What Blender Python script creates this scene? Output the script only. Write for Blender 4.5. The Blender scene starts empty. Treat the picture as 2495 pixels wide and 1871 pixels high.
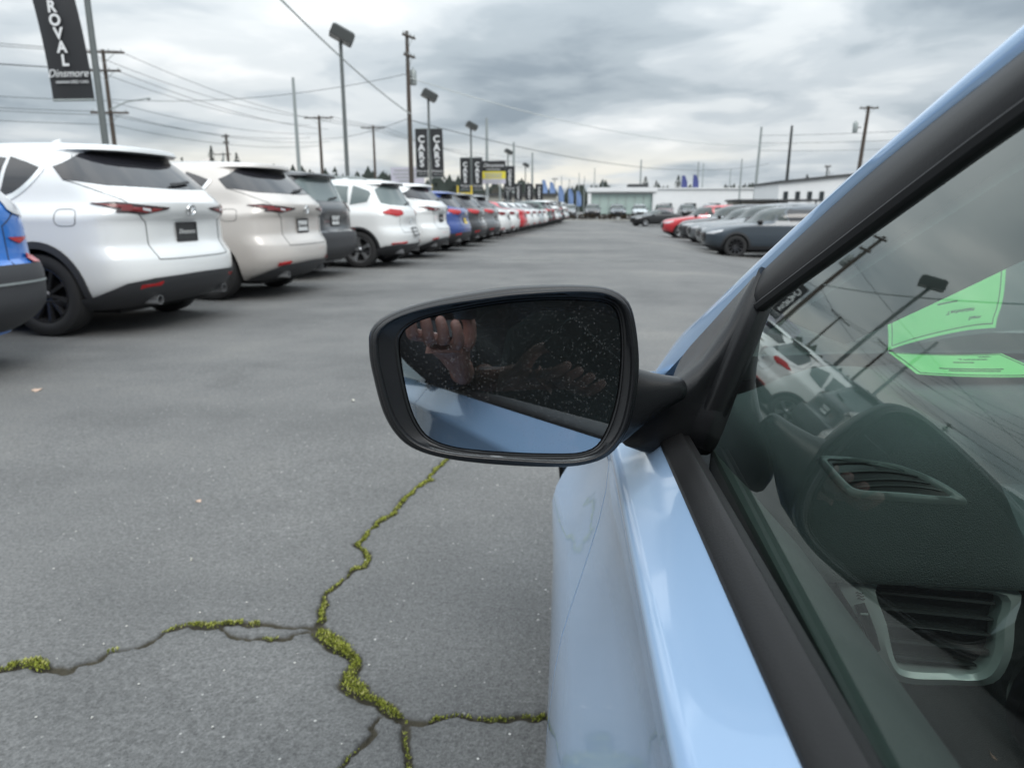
import bpy, bmesh, math, random
import numpy as np
from mathutils import Vector, Matrix, Quaternion

random.seed(7)
rng = np.random.default_rng(11)
PI = math.pi
R_ = math.radians
scene = bpy.context.scene
COL = scene.collection

# ------------------------------------------------------------------ camera
EYE = Vector((0.0, 0.0, 1.09))
cam_d = bpy.data.cameras.new('camera')
cam = bpy.data.objects.new('camera', cam_d)
COL.objects.link(cam)
cam.location = EYE
cam.rotation_euler = (R_(90 - 13.77), 0, R_(5.0))
cam_d.sensor_fit = 'HORIZONTAL'
cam_d.sensor_width = 36.0
cam_d.lens = 25.06
cam_d.clip_start = 0.01
cam_d.clip_end = 3000
cam_d.dof.use_dof = True
cam_d.dof.focus_distance = 0.60
cam_d.dof.aperture_fstop = 10.5
scene.camera = cam

# ------------------------------------------------------------------ sky and sun
SUN_EL, SUN_AZ = R_(42), R_(150)          # azimuth from +Y towards +X
world = bpy.data.worlds.new('World')
scene.world = world
world.use_nodes = True
wt = world.node_tree
wt.nodes.clear()
def wn(t, **k):
    n = wt.nodes.new(t)
    for a, b in k.items(): setattr(n, a, b)
    return n
def wl(a, b): wt.links.new(a, b)
def wmath(op, a, b=None, clamp=False):
    n = wn('ShaderNodeMath', operation=op, use_clamp=clamp)
    for i, v in enumerate((a, b)):
        if v is None: continue
        if isinstance(v, (int, float)): n.inputs[i].default_value = v
        else: wl(v, n.inputs[i])
    return n.outputs[0]
def wramp(fac, stops, interp='EASE'):
    n = wn('ShaderNodeValToRGB')
    n.color_ramp.interpolation = interp
    el = n.color_ramp.elements
    while len(el) > 1: el.remove(el[-1])
    el[0].position, el[0].color = stops[0][0], (*stops[0][1], 1)
    for p, c in stops[1:]:
        e = el.new(p); e.color = (*c, 1)
    wl(fac, n.inputs[0])
    return n.outputs[0]
def wmix(fac, a, b, mode='MIX'):
    n = wn('ShaderNodeMix', data_type='RGBA', blend_type=mode)
    for i, v in ((0, fac), (6, a), (7, b)):
        if isinstance(v, (int, float)): n.inputs[i].default_value = v
        elif isinstance(v, tuple): n.inputs[i].default_value = (*v, 1)
        else: wl(v, n.inputs[i])
    return n.outputs[2]
tc = wn('ShaderNodeTexCoord')
sep = wn('ShaderNodeSeparateXYZ'); wl(tc.outputs['Generated'], sep.inputs[0])
zc = wmath('MAXIMUM', sep.outputs[2], 0.0)
den = wmath('ADD', zc, 0.15)
cu = wmath('DIVIDE', sep.outputs[0], den)
cv = wmath('DIVIDE', sep.outputs[1], den)
comb = wn('ShaderNodeCombineXYZ'); wl(cu, comb.inputs[0]); wl(cv, comb.inputs[1])
mapn = wn('ShaderNodeMapping'); wl(comb.outputs[0], mapn.inputs[0])
mapn.inputs['Location'].default_value = (1.3, 6.6, 3.7)
def wnoise(scale, detail, rough, dist=0.0, vec=None):
    n = wn('ShaderNodeTexNoise', noise_dimensions='3D')
    n.inputs['Scale'].default_value = scale; n.inputs['Detail'].default_value = detail
    n.inputs['Roughness'].default_value = rough; n.inputs['Distortion'].default_value = dist
    wl(vec or mapn.outputs[0], n.inputs['Vector'])
    return n.outputs['Fac']
n_big = wnoise(0.70, 3, 0.5, 0.2)
n_mid = wnoise(1.8, 6, 0.52, 0.3)
shape = wmath('ADD', wmath('MULTIPLY', n_big, 0.62), wmath('MULTIPLY', n_mid, 0.38))
cloud = wramp(shape, [(0.36, (.265, .32, .37)), (0.45, (.395, .455, .50)), (0.51, (.515, .57, .61)),
                      (0.57, (.65, .695, .72)), (0.68, (.88, .90, .905))])
# thin band of clear, warm light low over the horizon between the cloud layers
n_gap = wnoise(0.42, 5, 0.55, 0.3)
low = wramp(sep.outputs[2], [(0.0, (1, 1, 1)), (0.03, (1, 1, 1)), (0.10, (0, 0, 0))])
gap = wramp(n_gap, [(0.44, (0, 0, 0)), (0.56, (1, 1, 1))])
sky = wn('ShaderNodeTexSky', sky_type='NISHITA')
sky.sun_disc = False; sky.sun_elevation = SUN_EL; sky.sun_rotation = SUN_AZ
sky.air_density = 1.4; sky.dust_density = 2.0
skyc = wmix(1.0, sky.outputs[0], (.10, .10, .10), 'MULTIPLY')
clear = wmix(0.85, skyc, (1.0, .97, .885))
fac_gap = wmix(1.0, low, gap, 'MULTIPLY')
col1 = wmix(fac_gap, cloud, clear)
# an overcast sky is brighter overhead than at the horizon
zen = wmath('ADD', 1.0, wmath('MULTIPLY', wmath('POWER', zc, 1.5), 3.0))
col2 = wmix(1.0, col1, zen, 'MULTIPLY')
bg = wn('ShaderNodeBackground'); wl(col2, bg.inputs[0]); bg.inputs[1].default_value = 1.04
wo = wn('ShaderNodeOutputWorld'); wl(bg.outputs[0], wo.inputs[0])

sun_d = bpy.data.lights.new('sun', 'SUN')
sun_d.energy = 1.4; sun_d.angle = R_(30); sun_d.color = (1, .96, .9)
sun = bpy.data.objects.new('sun', sun_d); COL.objects.link(sun)
sdir = Vector((math.sin(SUN_AZ) * math.cos(SUN_EL), math.cos(SUN_AZ) * math.cos(SUN_EL), math.sin(SUN_EL)))
sun.rotation_euler = (-sdir).to_track_quat('-Z', 'Y').to_euler()

scene.view_settings.view_transform = 'Standard'
scene.view_settings.look = 'None'
scene.view_settings.exposure = 0.0
scene.view_settings.gamma = 1.0
scene.view_settings.use_curve_mapping = False
scene.render.engine = 'CYCLES'
scene.cycles.use_denoising = True
scene.cycles.max_bounces = 10
scene.cycles.transparent_max_bounces = 16
scene.cycles.caustics_reflective = False
scene.cycles.caustics_refractive = False
scene.cycles.sample_clamp_indirect = 6.0

# ------------------------------------------------------------------ materials
class NT:
    def __init__(s, name):
        s.m = bpy.data.materials.new(name); s.m.use_nodes = True
        s.t = s.m.node_tree
        s.b = s.t.nodes['Principled BSDF']; s.out = s.t.nodes['Material Output']
    def n(s, t, **k):
        x = s.t.nodes.new(t)
        for a, b in k.items(): setattr(x, a, b)
        return x
    def l(s, a, b): s.t.links.new(a, b)
    def coord(s, which='Object'):
        return s.n('ShaderNodeTexCoord').outputs[which]
    def noise(s, scale, detail=4, rough=.5, vec=None, dist=0):
        x = s.n('ShaderNodeTexNoise'); x.inputs['Scale'].default_value = scale
        x.inputs['Detail'].default_value = detail; x.inputs['Roughness'].default_value = rough
        x.inputs['Distortion'].default_value = dist
        s.l(vec or s.coord(), x.inputs['Vector']); return x.outputs['Fac']
    def vor(s, scale, feature='F1', vec=None, rand=1.0):
        x = s.n('ShaderNodeTexVoronoi', feature=feature); x.inputs['Scale'].default_value = scale
        x.inputs['Randomness'].default_value = rand
        s.l(vec or s.coord(), x.inputs['Vector']); return x
    def ramp(s, fac, stops, interp='LINEAR'):
        x = s.n('ShaderNodeValToRGB'); x.color_ramp.interpolation = interp
        el = x.color_ramp.elements
        while len(el) > 1: el.remove(el[-1])
        c = stops[0][1]; c = c if isinstance(c, tuple) else (c, c, c)
        el[0].position, el[0].color = stops[0][0], (*c, 1)
        for p, c in stops[1:]:
            c = c if isinstance(c, tuple) else (c, c, c)
            e = el.new(p); e.color = (*c, 1)
        s.l(fac, x.inputs[0]); return x.outputs[0]
    def mix(s, fac, a, b, mode='MIX'):
        x = s.n('ShaderNodeMix', data_type='RGBA', blend_type=mode)
        for i, v in ((0, fac), (6, a), (7, b)):
            if isinstance(v, (int, float)): x.inputs[i].default_value = v
            elif isinstance(v, tuple): x.inputs[i].default_value = (*v, 1)
            else: s.l(v, x.inputs[i])
        return x.outputs[2]
    def math(s, op, a, b=None, clamp=False):
        x = s.n('ShaderNodeMath', operation=op, use_clamp=clamp)
        for i, v in enumerate((a, b)):
            if v is None: continue
            if isinstance(v, (int, float)): x.inputs[i].default_value = v
            else: s.l(v, x.inputs[i])
        return x.outputs[0]
    def bump(s, h, strength=.3, dist=.01, normal=None):
        x = s.n('ShaderNodeBump'); x.inputs['Strength'].default_value = strength
        x.inputs['Distance'].default_value = dist
        s.l(h, x.inputs['Height'])
        if normal: s.l(normal, x.inputs['Normal'])
        s.l(x.outputs[0], s.b.inputs['Normal']); return x.outputs[0]
    def set(s, **k):
        for a, v in k.items():
            i = s.b.inputs[a.replace('_', ' ')]
            if isinstance(v, tuple): i.default_value = (*v, 1) if len(v) == 3 else v
            elif isinstance(v, (int, float)): i.default_value = v
            else: s.l(v, i)
        return s

def paint(name, c, metal=0.0, rough=.32, flake=0.0):
    t = NT(name)
    nz = t.noise(3.0, 5, .6)
    cc = t.mix(nz, tuple(x * .96 for x in c), tuple(min(1, x * 1.03) for x in c))
    t.set(Base_Color=cc, Metallic=metal, Roughness=rough, Coat_Weight=.9, Coat_Roughness=.035)
    if flake:
        f = t.noise(900, 1, .5); t.bump(f, .06, .0006)
    dirt = t.noise(1.1, 6, .7)
    return t.m
def plain(name, c, rough=.6, metal=0.0, nscale=8.0, var=.12, bump=0.0, bscale=60, spec=.5):
    t = NT(name)
    nz = t.noise(nscale, 5, .6)
    cc = t.mix(nz, tuple(x * (1 - var) for x in c), tuple(min(1, x * (1 + var)) for x in c))
    t.set(Base_Color=cc, Roughness=rough, Metallic=metal)
    t.b.inputs['Specular IOR Level'].default_value = spec
    if bump: t.bump(t.noise(bscale, 3, .5), bump, .002)
    return t.m

M = {}
M['white'] = paint('white_paint', (.71, .72, .72))
M['pearl'] = paint('beige_pearl_paint', (.54, .505, .475), .1)
M['blue'] = paint('bright_blue_paint', (.015, .16, .55), .1)
M['navy'] = paint('blue_paint', (.028, .065, .25), .1)
M['charcoal'] = paint('charcoal_paint', (.030, .031, .035), .2)
M['silver'] = paint('silver_paint', (.50, .54, .56), .4, .35)
M['grey'] = paint('grey_paint', (.15, .16, .17), .25)
M['slate'] = paint('slate_grey_paint', (.036, .050, .066), .2)
M['red'] = paint('red_paint', (.50, .02, .03), .1)
M['black'] = paint('black_paint', (.012, .013, .015))
M['green'] = paint('dark_green_paint', (.03, .06, .055))
M['maroon'] = paint('maroon_paint', (.09, .02, .025))
M['hero'] = paint('sky_blue_metallic_paint', (.375, .54, .77), .10, .20, .25)
M['clad'] = plain('dark_plastic_cladding', (.035, .036, .040), .55, bump=.1)
M['gloss_black'] = plain('gloss_black_plastic', (.012, .012, .013), .12)
M['rubber'] = plain('rubber', (.012, .012, .013), .65)
M['tyre'] = plain('tyre_rubber', (.016, .016, .017), .7, bump=.25, bscale=40)
M['rim_black'] = plain('black_alloy', (.07, .07, .075), .18, .7)
M['rim_silver'] = plain('silver_alloy', (.62, .63, .65), .28, .9)
M['chrome'] = plain('chrome_trim', (.8, .81, .82), .12, 1.0)
M['well'] = plain('wheel_well_liner', (.008, .008, .009), .9)
M['gap'] = plain('panel_gap', (.03, .03, .032), .8)
M['metal_dark'] = plain('dark_bronze_metal', (.045, .05, .05), .5, .3)
M['metal_grey'] = plain('galvanised_steel', (.30, .33, .33), .5, .4)
M['wood'] = plain('weathered_wood', (.075, .06, .05), .9, nscale=14, var=.3)
M['wire'] = plain('cable_sheath', (.05, .055, .06), .7)
M['white_wire'] = plain('grey_cable_sheath', (.55, .58, .57), .6)
M['pole_grey'] = plain('weathered_grey_pole', (.13, .145, .145), .6, .2)

def glass_tint(name, c, rough=.02):
    t = NT(name)
    t.set(Base_Color=c, Roughness=rough, Coat_Weight=.3, Coat_Roughness=.01)
    t.b.inputs['IOR'].default_value = 1.52
    return t.m
M['privacy'] = glass_tint('privacy_glass', (.018, .018, .022))
M['privacy_light'] = glass_tint('light_tinted_glass', (.12, .15, .15))
M['screen_green'] = glass_tint('green_tinted_glass', (.022, .032, .030))
def lens(name, c, c2):
    t = NT(name)
    v = t.vor(24.0)
    cc = t.mix(t.noise(5, 2, .5), c, c2)
    t.set(Base_Color=cc, Roughness=.12, Coat_Weight=.35, Coat_Roughness=.02)
    t.bump(v.outputs['Distance'], .15, .01)
    return t.m
M['lens_red'] = lens('red_lamp_lens', (.20, .001, .003), (.07, .001, .002))
M['lens_bright'] = lens('bright_red_lamp_lens', (.46, .004, .007), (.30, .003, .005))
M['lens_dark'] = lens('smoked_lamp_lens', (.03, .004, .006), (.012, .004, .005))
M['lens_clear'] = lens('clear_lamp_lens', (.42, .43, .45), (.62, .62, .64))
M['lens_amber'] = lens('amber_lamp_lens', (.65, .16, .02), (.5, .1, .01))
M['plate'] = plain('black_plate_insert', (.02, .021, .022), .4)
M['plate_white'] = plain('white_plate', (.62, .63, .63), .4)
M['plate_yellow'] = plain('yellow_tag', (.72, .55, .12), .5)

# ------------------------------------------------------------------ mesh helpers
class MB:
    def __init__(s): s.v, s.f, s.mi = [], [], []
    def add(s, vs, fs, mi=0):
        o = len(s.v); s.v += [tuple(p) for p in vs]
        s.f += [tuple(i + o for i in f) for f in fs]; s.mi += [mi] * len(fs)
        return s
    def box(s, c, d, rot=None, mi=0, bev=0.0):
        hx, hy, hz = d[0] / 2, d[1] / 2, d[2] / 2
        vs = [Vector((x * hx, y * hy, z * hz)) for x in (-1, 1) for y in (-1, 1) for z in (-1, 1)]
        if rot is not None: vs = [rot @ p for p in vs]
        vs = [p + Vector(c) for p in vs]
        return s.add(vs, [(0, 1, 3, 2), (4, 6, 7, 5), (0, 4, 5, 1), (2, 3, 7, 6), (0, 2, 6, 4), (1, 5, 7, 3)], mi)
    def tube(s, pts, r, n=8, mi=0, cap=True):
        pts = [Vector(p) for p in pts]
        rs = r if isinstance(r, (list, tuple)) else [r] * len(pts)
        rings = []
        up = None
        for i, p in enumerate(pts):
            d = (pts[min(i + 1, len(pts) - 1)] - pts[max(i - 1, 0)]).normalized()
            if up is None:
                up = Vector((0, 0, 1)) if abs(d.z) < .9 else Vector((1, 0, 0))
            a = d.cross(up).normalized(); b = a.cross(d).normalized(); up = b
            rings.append([p + (a * math.cos(2 * PI * k / n) + b * math.sin(2 * PI * k / n)) * rs[i] for k in range(n)])
        return s.loft(rings, True, cap, mi)
    def loft(s, rings, closed=True, cap=True, mi=0):
        n = len(rings[0]); o = len(s.v); fs = []
        for i in range(len(rings) - 1):
            for k in range(n if closed else n - 1):
                k2 = (k + 1) % n
                fs.append((i * n + k, i * n + k2, (i + 1) * n + k2, (i + 1) * n + k))
        if cap and closed:
            fs.append(tuple(range(n - 1, -1, -1))); fs.append(tuple((len(rings) - 1) * n + k for k in range(n)))
        return s.add([p for r in rings for p in r], fs, mi)
    def grid(s, rows, mi=0): return s.loft(rows, False, False, mi)
    def slab(s, rows_out, rows_in, mi=0):
        """closed sheet between an outer and an inner grid of equal size"""
        nr, nc = len(rows_out), len(rows_out[0]); N = nr * nc
        vs = [p for r in rows_out for p in r] + [p for r in rows_in for p in r]
        fs = []
        for i in range(nr - 1):
            for k in range(nc - 1):
                a, b, c, d = i * nc + k, i * nc + k + 1, (i + 1) * nc + k + 1, (i + 1) * nc + k
                fs.append((a, b, c, d)); fs.append((N + d, N + c, N + b, N + a))
        per = [k for k in range(nc)] + [i * nc + nc - 1 for i in range(1, nr)] + \
              [(nr - 1) * nc + k for k in range(nc - 2, -1, -1)] + [i * nc for i in range(nr - 2, 0, -1)]
        for j in range(len(per)):
            a, b = per[j], per[(j + 1) % len(per)]
            fs.append((b, a, N + a, N + b))
        return s.add(vs, fs, mi)
    def lathe(s, prof, axis='Y', n=32, c=(0, 0, 0), mi=0):
        rings = []
        for k in range(n):
            a = 2 * PI * k / n; ca, sa = math.cos(a), math.sin(a)
            rings.append([(c[0] + r * ca, c[1] + h, c[2] + r * sa) if axis == 'Y' else (c[0] + r * ca, c[1] + r * sa, c[2] + h)
                          for r, h in prof])
        rings.append(rings[0])
        return s.grid(rings, mi)
    def prism(s, poly, to3, d0, d1, mi=0):
        n = len(poly)
        vs = [to3(p, d0) for p in poly] + [to3(p, d1) for p in poly]
        fs = [tuple(range(n - 1, -1, -1)), tuple(range(n, 2 * n))] + [(i, (i + 1) % n, n + (i + 1) % n, n + i) for i in range(n)]
        return s.add(vs, fs, mi)
    def mesh(s, name, mats, smooth=True, angle=35, fix=True):
        me = bpy.data.meshes.new(name)
        me.from_pydata([tuple(p) for p in s.v], [], s.f)
        for m in (mats if isinstance(mats, (list, tuple)) else [mats]): me.materials.append(m)
        if any(s.mi): me.polygons.foreach_set('material_index', s.mi)
        if fix:
            bm = bmesh.new(); bm.from_mesh(me)
            bmesh.ops.remove_doubles(bm, verts=bm.verts, dist=1e-6)
            bmesh.ops.recalc_face_normals(bm, faces=bm.faces)
            bm.to_mesh(me); bm.free()
        if smooth:
            me.polygons.foreach_set('use_smooth', [True] * len(me.polygons))
            me.set_sharp_from_angle(angle=R_(angle))
        me.update()
        return me
    def build(s, name, mats, parent=None, **k):
        return link(name, s.mesh(name, mats, **k), parent)

def link(name, me, parent=None, loc=None, rot=None):
    o = bpy.data.objects.new(name, me); COL.objects.link(o)
    if parent is not None: o.parent = parent
    if loc is not None: o.location = loc
    if rot is not None: o.rotation_euler = rot
    return o
def empty(name, loc=(0, 0, 0), rz=0.0):
    o = bpy.data.objects.new(name, None); COL.objects.link(o)
    o.location = loc; o.rotation_euler = (0, 0, rz); o.empty_display_size = .1
    return o
def tag(o, label=None, cat=None, group=None, kind=None):
    if label: o['label'] = label
    if cat: o['category'] = cat
    if group: o['group'] = group
    if kind: o['kind'] = kind
    return o
def copy_tree(o, parent=None):
    c = o.copy(); COL.objects.link(c)
    if parent is not None: c.parent = parent
    for ch in list(o.children): copy_tree(ch, c)
    return c
def text_mesh(body, size, mat, extrude=.002, shear=0.0, bold=0.0, spacing=1.0, name='lettering'):
    cu = bpy.data.curves.new(name, 'FONT'); cu.body = body; cu.size = size
    cu.align_x = 'CENTER'; cu.align_y = 'CENTER'; cu.extrude = extrude; cu.shear = shear
    cu.offset = bold; cu.space_character = spacing; cu.resolution_u = 3
    o = bpy.data.objects.new('tmp', cu); COL.objects.link(o)
    me = bpy.data.meshes.new_from_object(o.evaluated_get(bpy.context.evaluated_depsgraph_get()))
    bpy.data.objects.remove(o); bpy.data.curves.remove(cu)
    me.name = name; me.materials.clear(); me.materials.append(mat)
    return me

def pchip(xs, ys):
    xs = np.array(xs, float); ys = np.array(ys, float); h = np.diff(xs); d = np.diff(ys) / h
    m = np.zeros(len(xs)); m[0], m[-1] = d[0], d[-1]
    for i in range(1, len(xs) - 1):
        if d[i - 1] * d[i] > 0:
            w1, w2 = 2 * h[i] + h[i - 1], h[i] + 2 * h[i - 1]
            m[i] = (w1 + w2) / (w1 / d[i - 1] + w2 / d[i])
    def f(x):
        x = min(max(x, xs[0]), xs[-1]); i = min(int(np.searchsorted(xs, x, 'right')) - 1, len(xs) - 2); i = max(i, 0)
        t = (x - xs[i]) / h[i]
        return float((2*t**3-3*t**2+1)*ys[i] + (t**3-2*t**2+t)*h[i]*m[i] + (-2*t**3+3*t**2)*ys[i+1] + (t**3-t**2)*h[i]*m[i+1])
    return f
def sstep(x, a, b):
    t = min(max((x - a) / (b - a), 0), 1); return t * t * (3 - 2 * t)
def catmull(pts, n=6, closed=False):
    P = [Vector(p) for p in pts]; out = []; N = len(P)
    rngI = range(N if closed else N - 1)
    for i in rngI:
        p0 = P[(i - 1) % N] if closed or i > 0 else P[0]
        p1, p2 = P[i], P[(i + 1) % N]
        p3 = P[(i + 2) % N] if closed or i + 2 < N else P[-1]
        for k in range(n):
            t = k / n
            out.append(.5 * ((2 * p1) + (p2 - p0) * t + (2 * p0 - 5 * p1 + 4 * p2 - p3) * t * t + (3 * p1 - p0 - 3 * p2 + p3) * t ** 3))
    if not closed: out.append(P[-1])
    return out
# ------------------------------------------------------------------ ground
def gz(x, y):
    """the lot falls away gently to the right, beyond the parked blue car"""
    t = np.clip((np.asarray(x, float) - 1.8) / 3.8, 0, 1)
    s = t * t * (3 - 2 * t)
    f = np.clip((np.asarray(y, float) - 6.0) / 10.0, 0, 1)
    return -0.38 * s * f * f * (3 - 2 * f)

CRACKS = {
 'A': ([[-.54, 3.10], [-.56, 2.961], [-.588, 2.789], [-.622, 2.607], [-.645, 2.492], [-.653, 2.41], [-.679, 2.33], [-.698, 2.266], [-.699, 2.177], [-.713, 2.124], [-.683, 2.096], [-.649, 2.064], [-.644, 2.005], [-.67, 1.947], [-.689, 1.884], [-.709, 1.832], [-.702, 1.791], [-.681, 1.752], [-.674, 1.702], [-.672, 1.665], [-.648, 1.638], [-.595, 1.58], [-.542, 1.537], [-.518, 1.513], [-.522, 1.454], [-.505, 1.419], [-.458, 1.383], [-.418, 1.365], [-.382, 1.335], [-.347, 1.31], [-.337, 1.277], [-.334, 1.24], [-.315, 1.185], [-.30, 1.08], [-.27, .9]],
       [.009] * 14 + [.007, .009, .010, .011, .008, .011, .016, .015, .012, .013, .015, .014, .013, .012, .010, .008, .008, .008, .007, .006, .005]),
 'B': ([[-.668, 1.654], [-.713, 1.644], [-.769, 1.647], [-.817, 1.661], [-.885, 1.655], [-.941, 1.639], [-1.003, 1.636], [-1.051, 1.623], [-1.076, 1.592], [-1.09, 1.548], [-1.122, 1.513], [-1.16, 1.499], [-1.186, 1.45], [-1.22, 1.424], [-1.27, 1.43], [-1.314, 1.436], [-1.349, 1.423], [-1.381, 1.413], [-1.46, 1.43], [-1.55, 1.41]],
       [.009, .006, .006, .007, .009, .011, .009, .008, .007, .006, .007, .005, .006, .008, .012, .010, .008, .008, .006, .005]),
 'B2': ([[-.688, 1.634], [-.712, 1.624], [-.73, 1.602], [-.762, 1.597], [-.805, 1.601], [-.834, 1.591], [-.882, 1.606], [-.924, 1.634]], [.006, .006, .006, .008, .006, .005, .005, .005]),
 'D': ([[-.343, 1.315], [-.306, 1.324], [-.263, 1.336], [-.22, 1.341], [-.175, 1.339], [-.12, 1.342], [-.082, 1.353], [-.035, 1.365], [.05, 1.36], [.2, 1.38]], [.007, .006, .006, .006, .007, .007, .008, .007, .006, .005]),
 'E': ([[-.41, 1.337], [-.42, 1.3], [-.408, 1.27], [-.42, 1.233], [-.437, 1.203], [-.443, 1.173], [-.46, 1.08]], [.005, .005, .005, .006, .005, .005, .004]),
}
# where the moss grows: (crack, from index, to index, density, width factor)
MOSS = [('A', 0, 13, .9, .85), ('A', 13, 16, .35, .6), ('A', 16, 18.6, 1.2, 1.0), ('A', 20, 22.2, 1.9, 1.25), ('A', 22.2, 26, 1.6, 1.1),
        ('A', 26, 28.5, 1.1, .9), ('A', 29, 34, .35, .6), ('B', 3, 6.5, .9, .9), ('B', 6.5, 8, .4, .6), ('B', 10.4, 11, .8, .9),
        ('B', 14, 16.3, 1.7, 1.3), ('B', 16.3, 19, .6, .8), ('B2', 2.5, 4, .35, .6), ('D', 1, 5, .45, .6), ('D', 5.5, 9, .8, .8), ('E', 3, 6, .2, .5)]

def jitter_line(pts, ws, step=.008, amp=.010, seed=0):
    r = np.random.default_rng(seed)
    P = catmull([(p[0], p[1], 0) for p in pts], 12)
    d = [0.0]
    for a, b in zip(P[:-1], P[1:]): d.append(d[-1] + (b - a).length)
    d = np.array(d); n = int(d[-1] / step) + 2
    s = np.linspace(0, d[-1], n)
    x = np.interp(s, d, [p.x for p in P]); y = np.interp(s, d, [p.y for p in P])
    par = np.interp(s, d, np.linspace(0, len(pts) - 1, len(P)))
    w = np.interp(par, np.arange(len(ws)), ws)
    def nz(sc):
        k = r.normal(size=int(n / sc) + 4); return np.interp(np.arange(n) / sc, np.arange(len(k)), k)
    x = x + amp * (.55 * nz(5) + .25 * nz(2)); y = y + amp * (.55 * nz(5) + .25 * nz(2))
    w = w * np.clip(1 + .35 * nz(4) + .2 * nz(1.5), .35, 2)
    return x, y, w, par
LINES = {k: jitter_line(*v, seed=i + 3) for i, (k, v) in enumerate(CRACKS.items())}

def axis(fine0, fine1, step, lo, hi, grow=1.22, mx=40):
    a = list(np.arange(fine0, fine1 + 1e-9, step))
    s, x = step, fine1
    while x < hi: s = min(s * grow, mx); x += s; a.append(x)
    s, x = step, fine0; b = []
    while x > lo: s = min(s * grow, mx); x -= s; b.append(x)
    return np.array(b[::-1] + a)
gx_ax = axis(-1.55, .12, .0056, -900, 900)
gy_ax = axis(1.10, 3.05, .0062, -300, 1200)
GX, GY = np.meshgrid(gx_ax, gy_ax)
GZ = gz(GX, GY) + .004 * np.sin(GX * 2.1 + .7) * np.sin(GY * 1.7) * np.exp(-((GX / 12) ** 2)) 
crack_f = np.zeros_like(GX)
ix = (gx_ax > -1.6) & (gx_ax < .3); iy = (gy_ax > .9) & (gy_ax < 3.2)
sx, sy = GX[np.ix_(iy, ix)], GY[np.ix_(iy, ix)]
best = np.full(sx.shape, 9.0)
for k, (lx, ly, lw, lp) in LINES.items():
    for i in range(len(lx) - 1):
        x0, x1, y0, y1 = lx[i], lx[i + 1], ly[i], ly[i + 1]
        m = .05
        cx = np.where((sx[0] > min(x0, x1) - m) & (sx[0] < max(x0, x1) + m))[0]
        cy = np.where((sy[:, 0] > min(y0, y1) - m) & (sy[:, 0] < max(y0, y1) + m))[0]
        if len(cx) == 0 or len(cy) == 0: continue
        sl = np.ix_(cy, cx)
        dx, dy = x1 - x0, y1 - y0; L2 = dx * dx + dy * dy + 1e-12
        t = np.clip(((sx[sl] - x0) * dx + (sy[sl] - y0) * dy) / L2, 0, 1)
        dd = np.hypot(sx[sl] - x0 - t * dx, sy[sl] - y0 - t * dy)
        best[sl] = np.minimum(best[sl], dd / lw[i])
cf = np.clip(1.35 - best, 0, 1)
crack_f[np.ix_(iy, ix)] = cf
halo = np.zeros_like(GX); halo[np.ix_(iy, ix)] = np.exp(-np.clip(best - 1, 0, 9) / 1.6)
GZ = GZ - .013 * crack_f - .002 * halo
ny, nx = GX.shape
gm = bpy.data.meshes.new('parking_lot')
gverts = np.stack([GX.ravel(), GY.ravel(), GZ.ravel()], 1)
idx = np.arange(ny * nx).reshape(ny, nx)
quads = np.stack([idx[:-1, :-1].ravel(), idx[:-1, 1:].ravel(), idx[1:, 1:].ravel(), idx[1:, :-1].ravel()], 1)
gm.vertices.add(len(gverts)); gm.vertices.foreach_set('co', gverts.ravel())
gm.loops.add(quads.size); gm.loops.foreach_set('vertex_index', quads.ravel())
gm.polygons.add(len(quads)); gm.polygons.foreach_set('loop_start', np.arange(0, quads.size, 4))
gm.update(calc_edges=True); gm.validate()
gm.polygons.foreach_set('use_smooth', [True] * len(gm.polygons))
at = gm.attributes.new('crack', 'FLOAT', 'POINT'); at.data.foreach_set('value', np.clip(crack_f, 0, 1).ravel())
at = gm.attributes.new('damp', 'FLOAT', 'POINT'); at.data.foreach_set('value', halo.ravel())

t = NT('asphalt')
vec = t.coord('Object')
big = t.noise(.22, 4, .55, vec); mid = t.noise(1.6, 5, .6, vec); fine = t.noise(130, 3, .6, vec)
mp = t.n('ShaderNodeMapping'); t.l(vec, mp.inputs[0]); mp.inputs['Scale'].default_value = (.12, 1.0, 1)
streak = t.noise(.6, 5, .6, mp.outputs[0])
base = t.ramp(t.math('ADD', t.math('MULTIPLY', big, .5), t.math('ADD', t.math('MULTIPLY', mid, .28), t.math('MULTIPLY', streak, .3))),
              [(.40, (.088, .089, .089)), (.54, (.138, .138, .136)), (.70, (.192, .188, .177))])
stone = t.vor(260, vec=vec)
sc = t.ramp(stone.outputs['Color'], [(.0, .72), (.5, 1.0), (.9, 1.16), (1.0, 1.5)])
base = t.mix(.75, base, sc, 'MULTIPLY')
base = t.mix(.60, base, t.ramp(fine, [(.3, .45), (.5, 1.0), (.72, 1.5)]), 'MULTIPLY')
coarse = t.noise(55, 3, .7, vec)
base = t.mix(.45, base, t.ramp(coarse, [(.34, .6), (.5, 1.0), (.68, 1.35)]), 'MULTIPLY')
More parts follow.
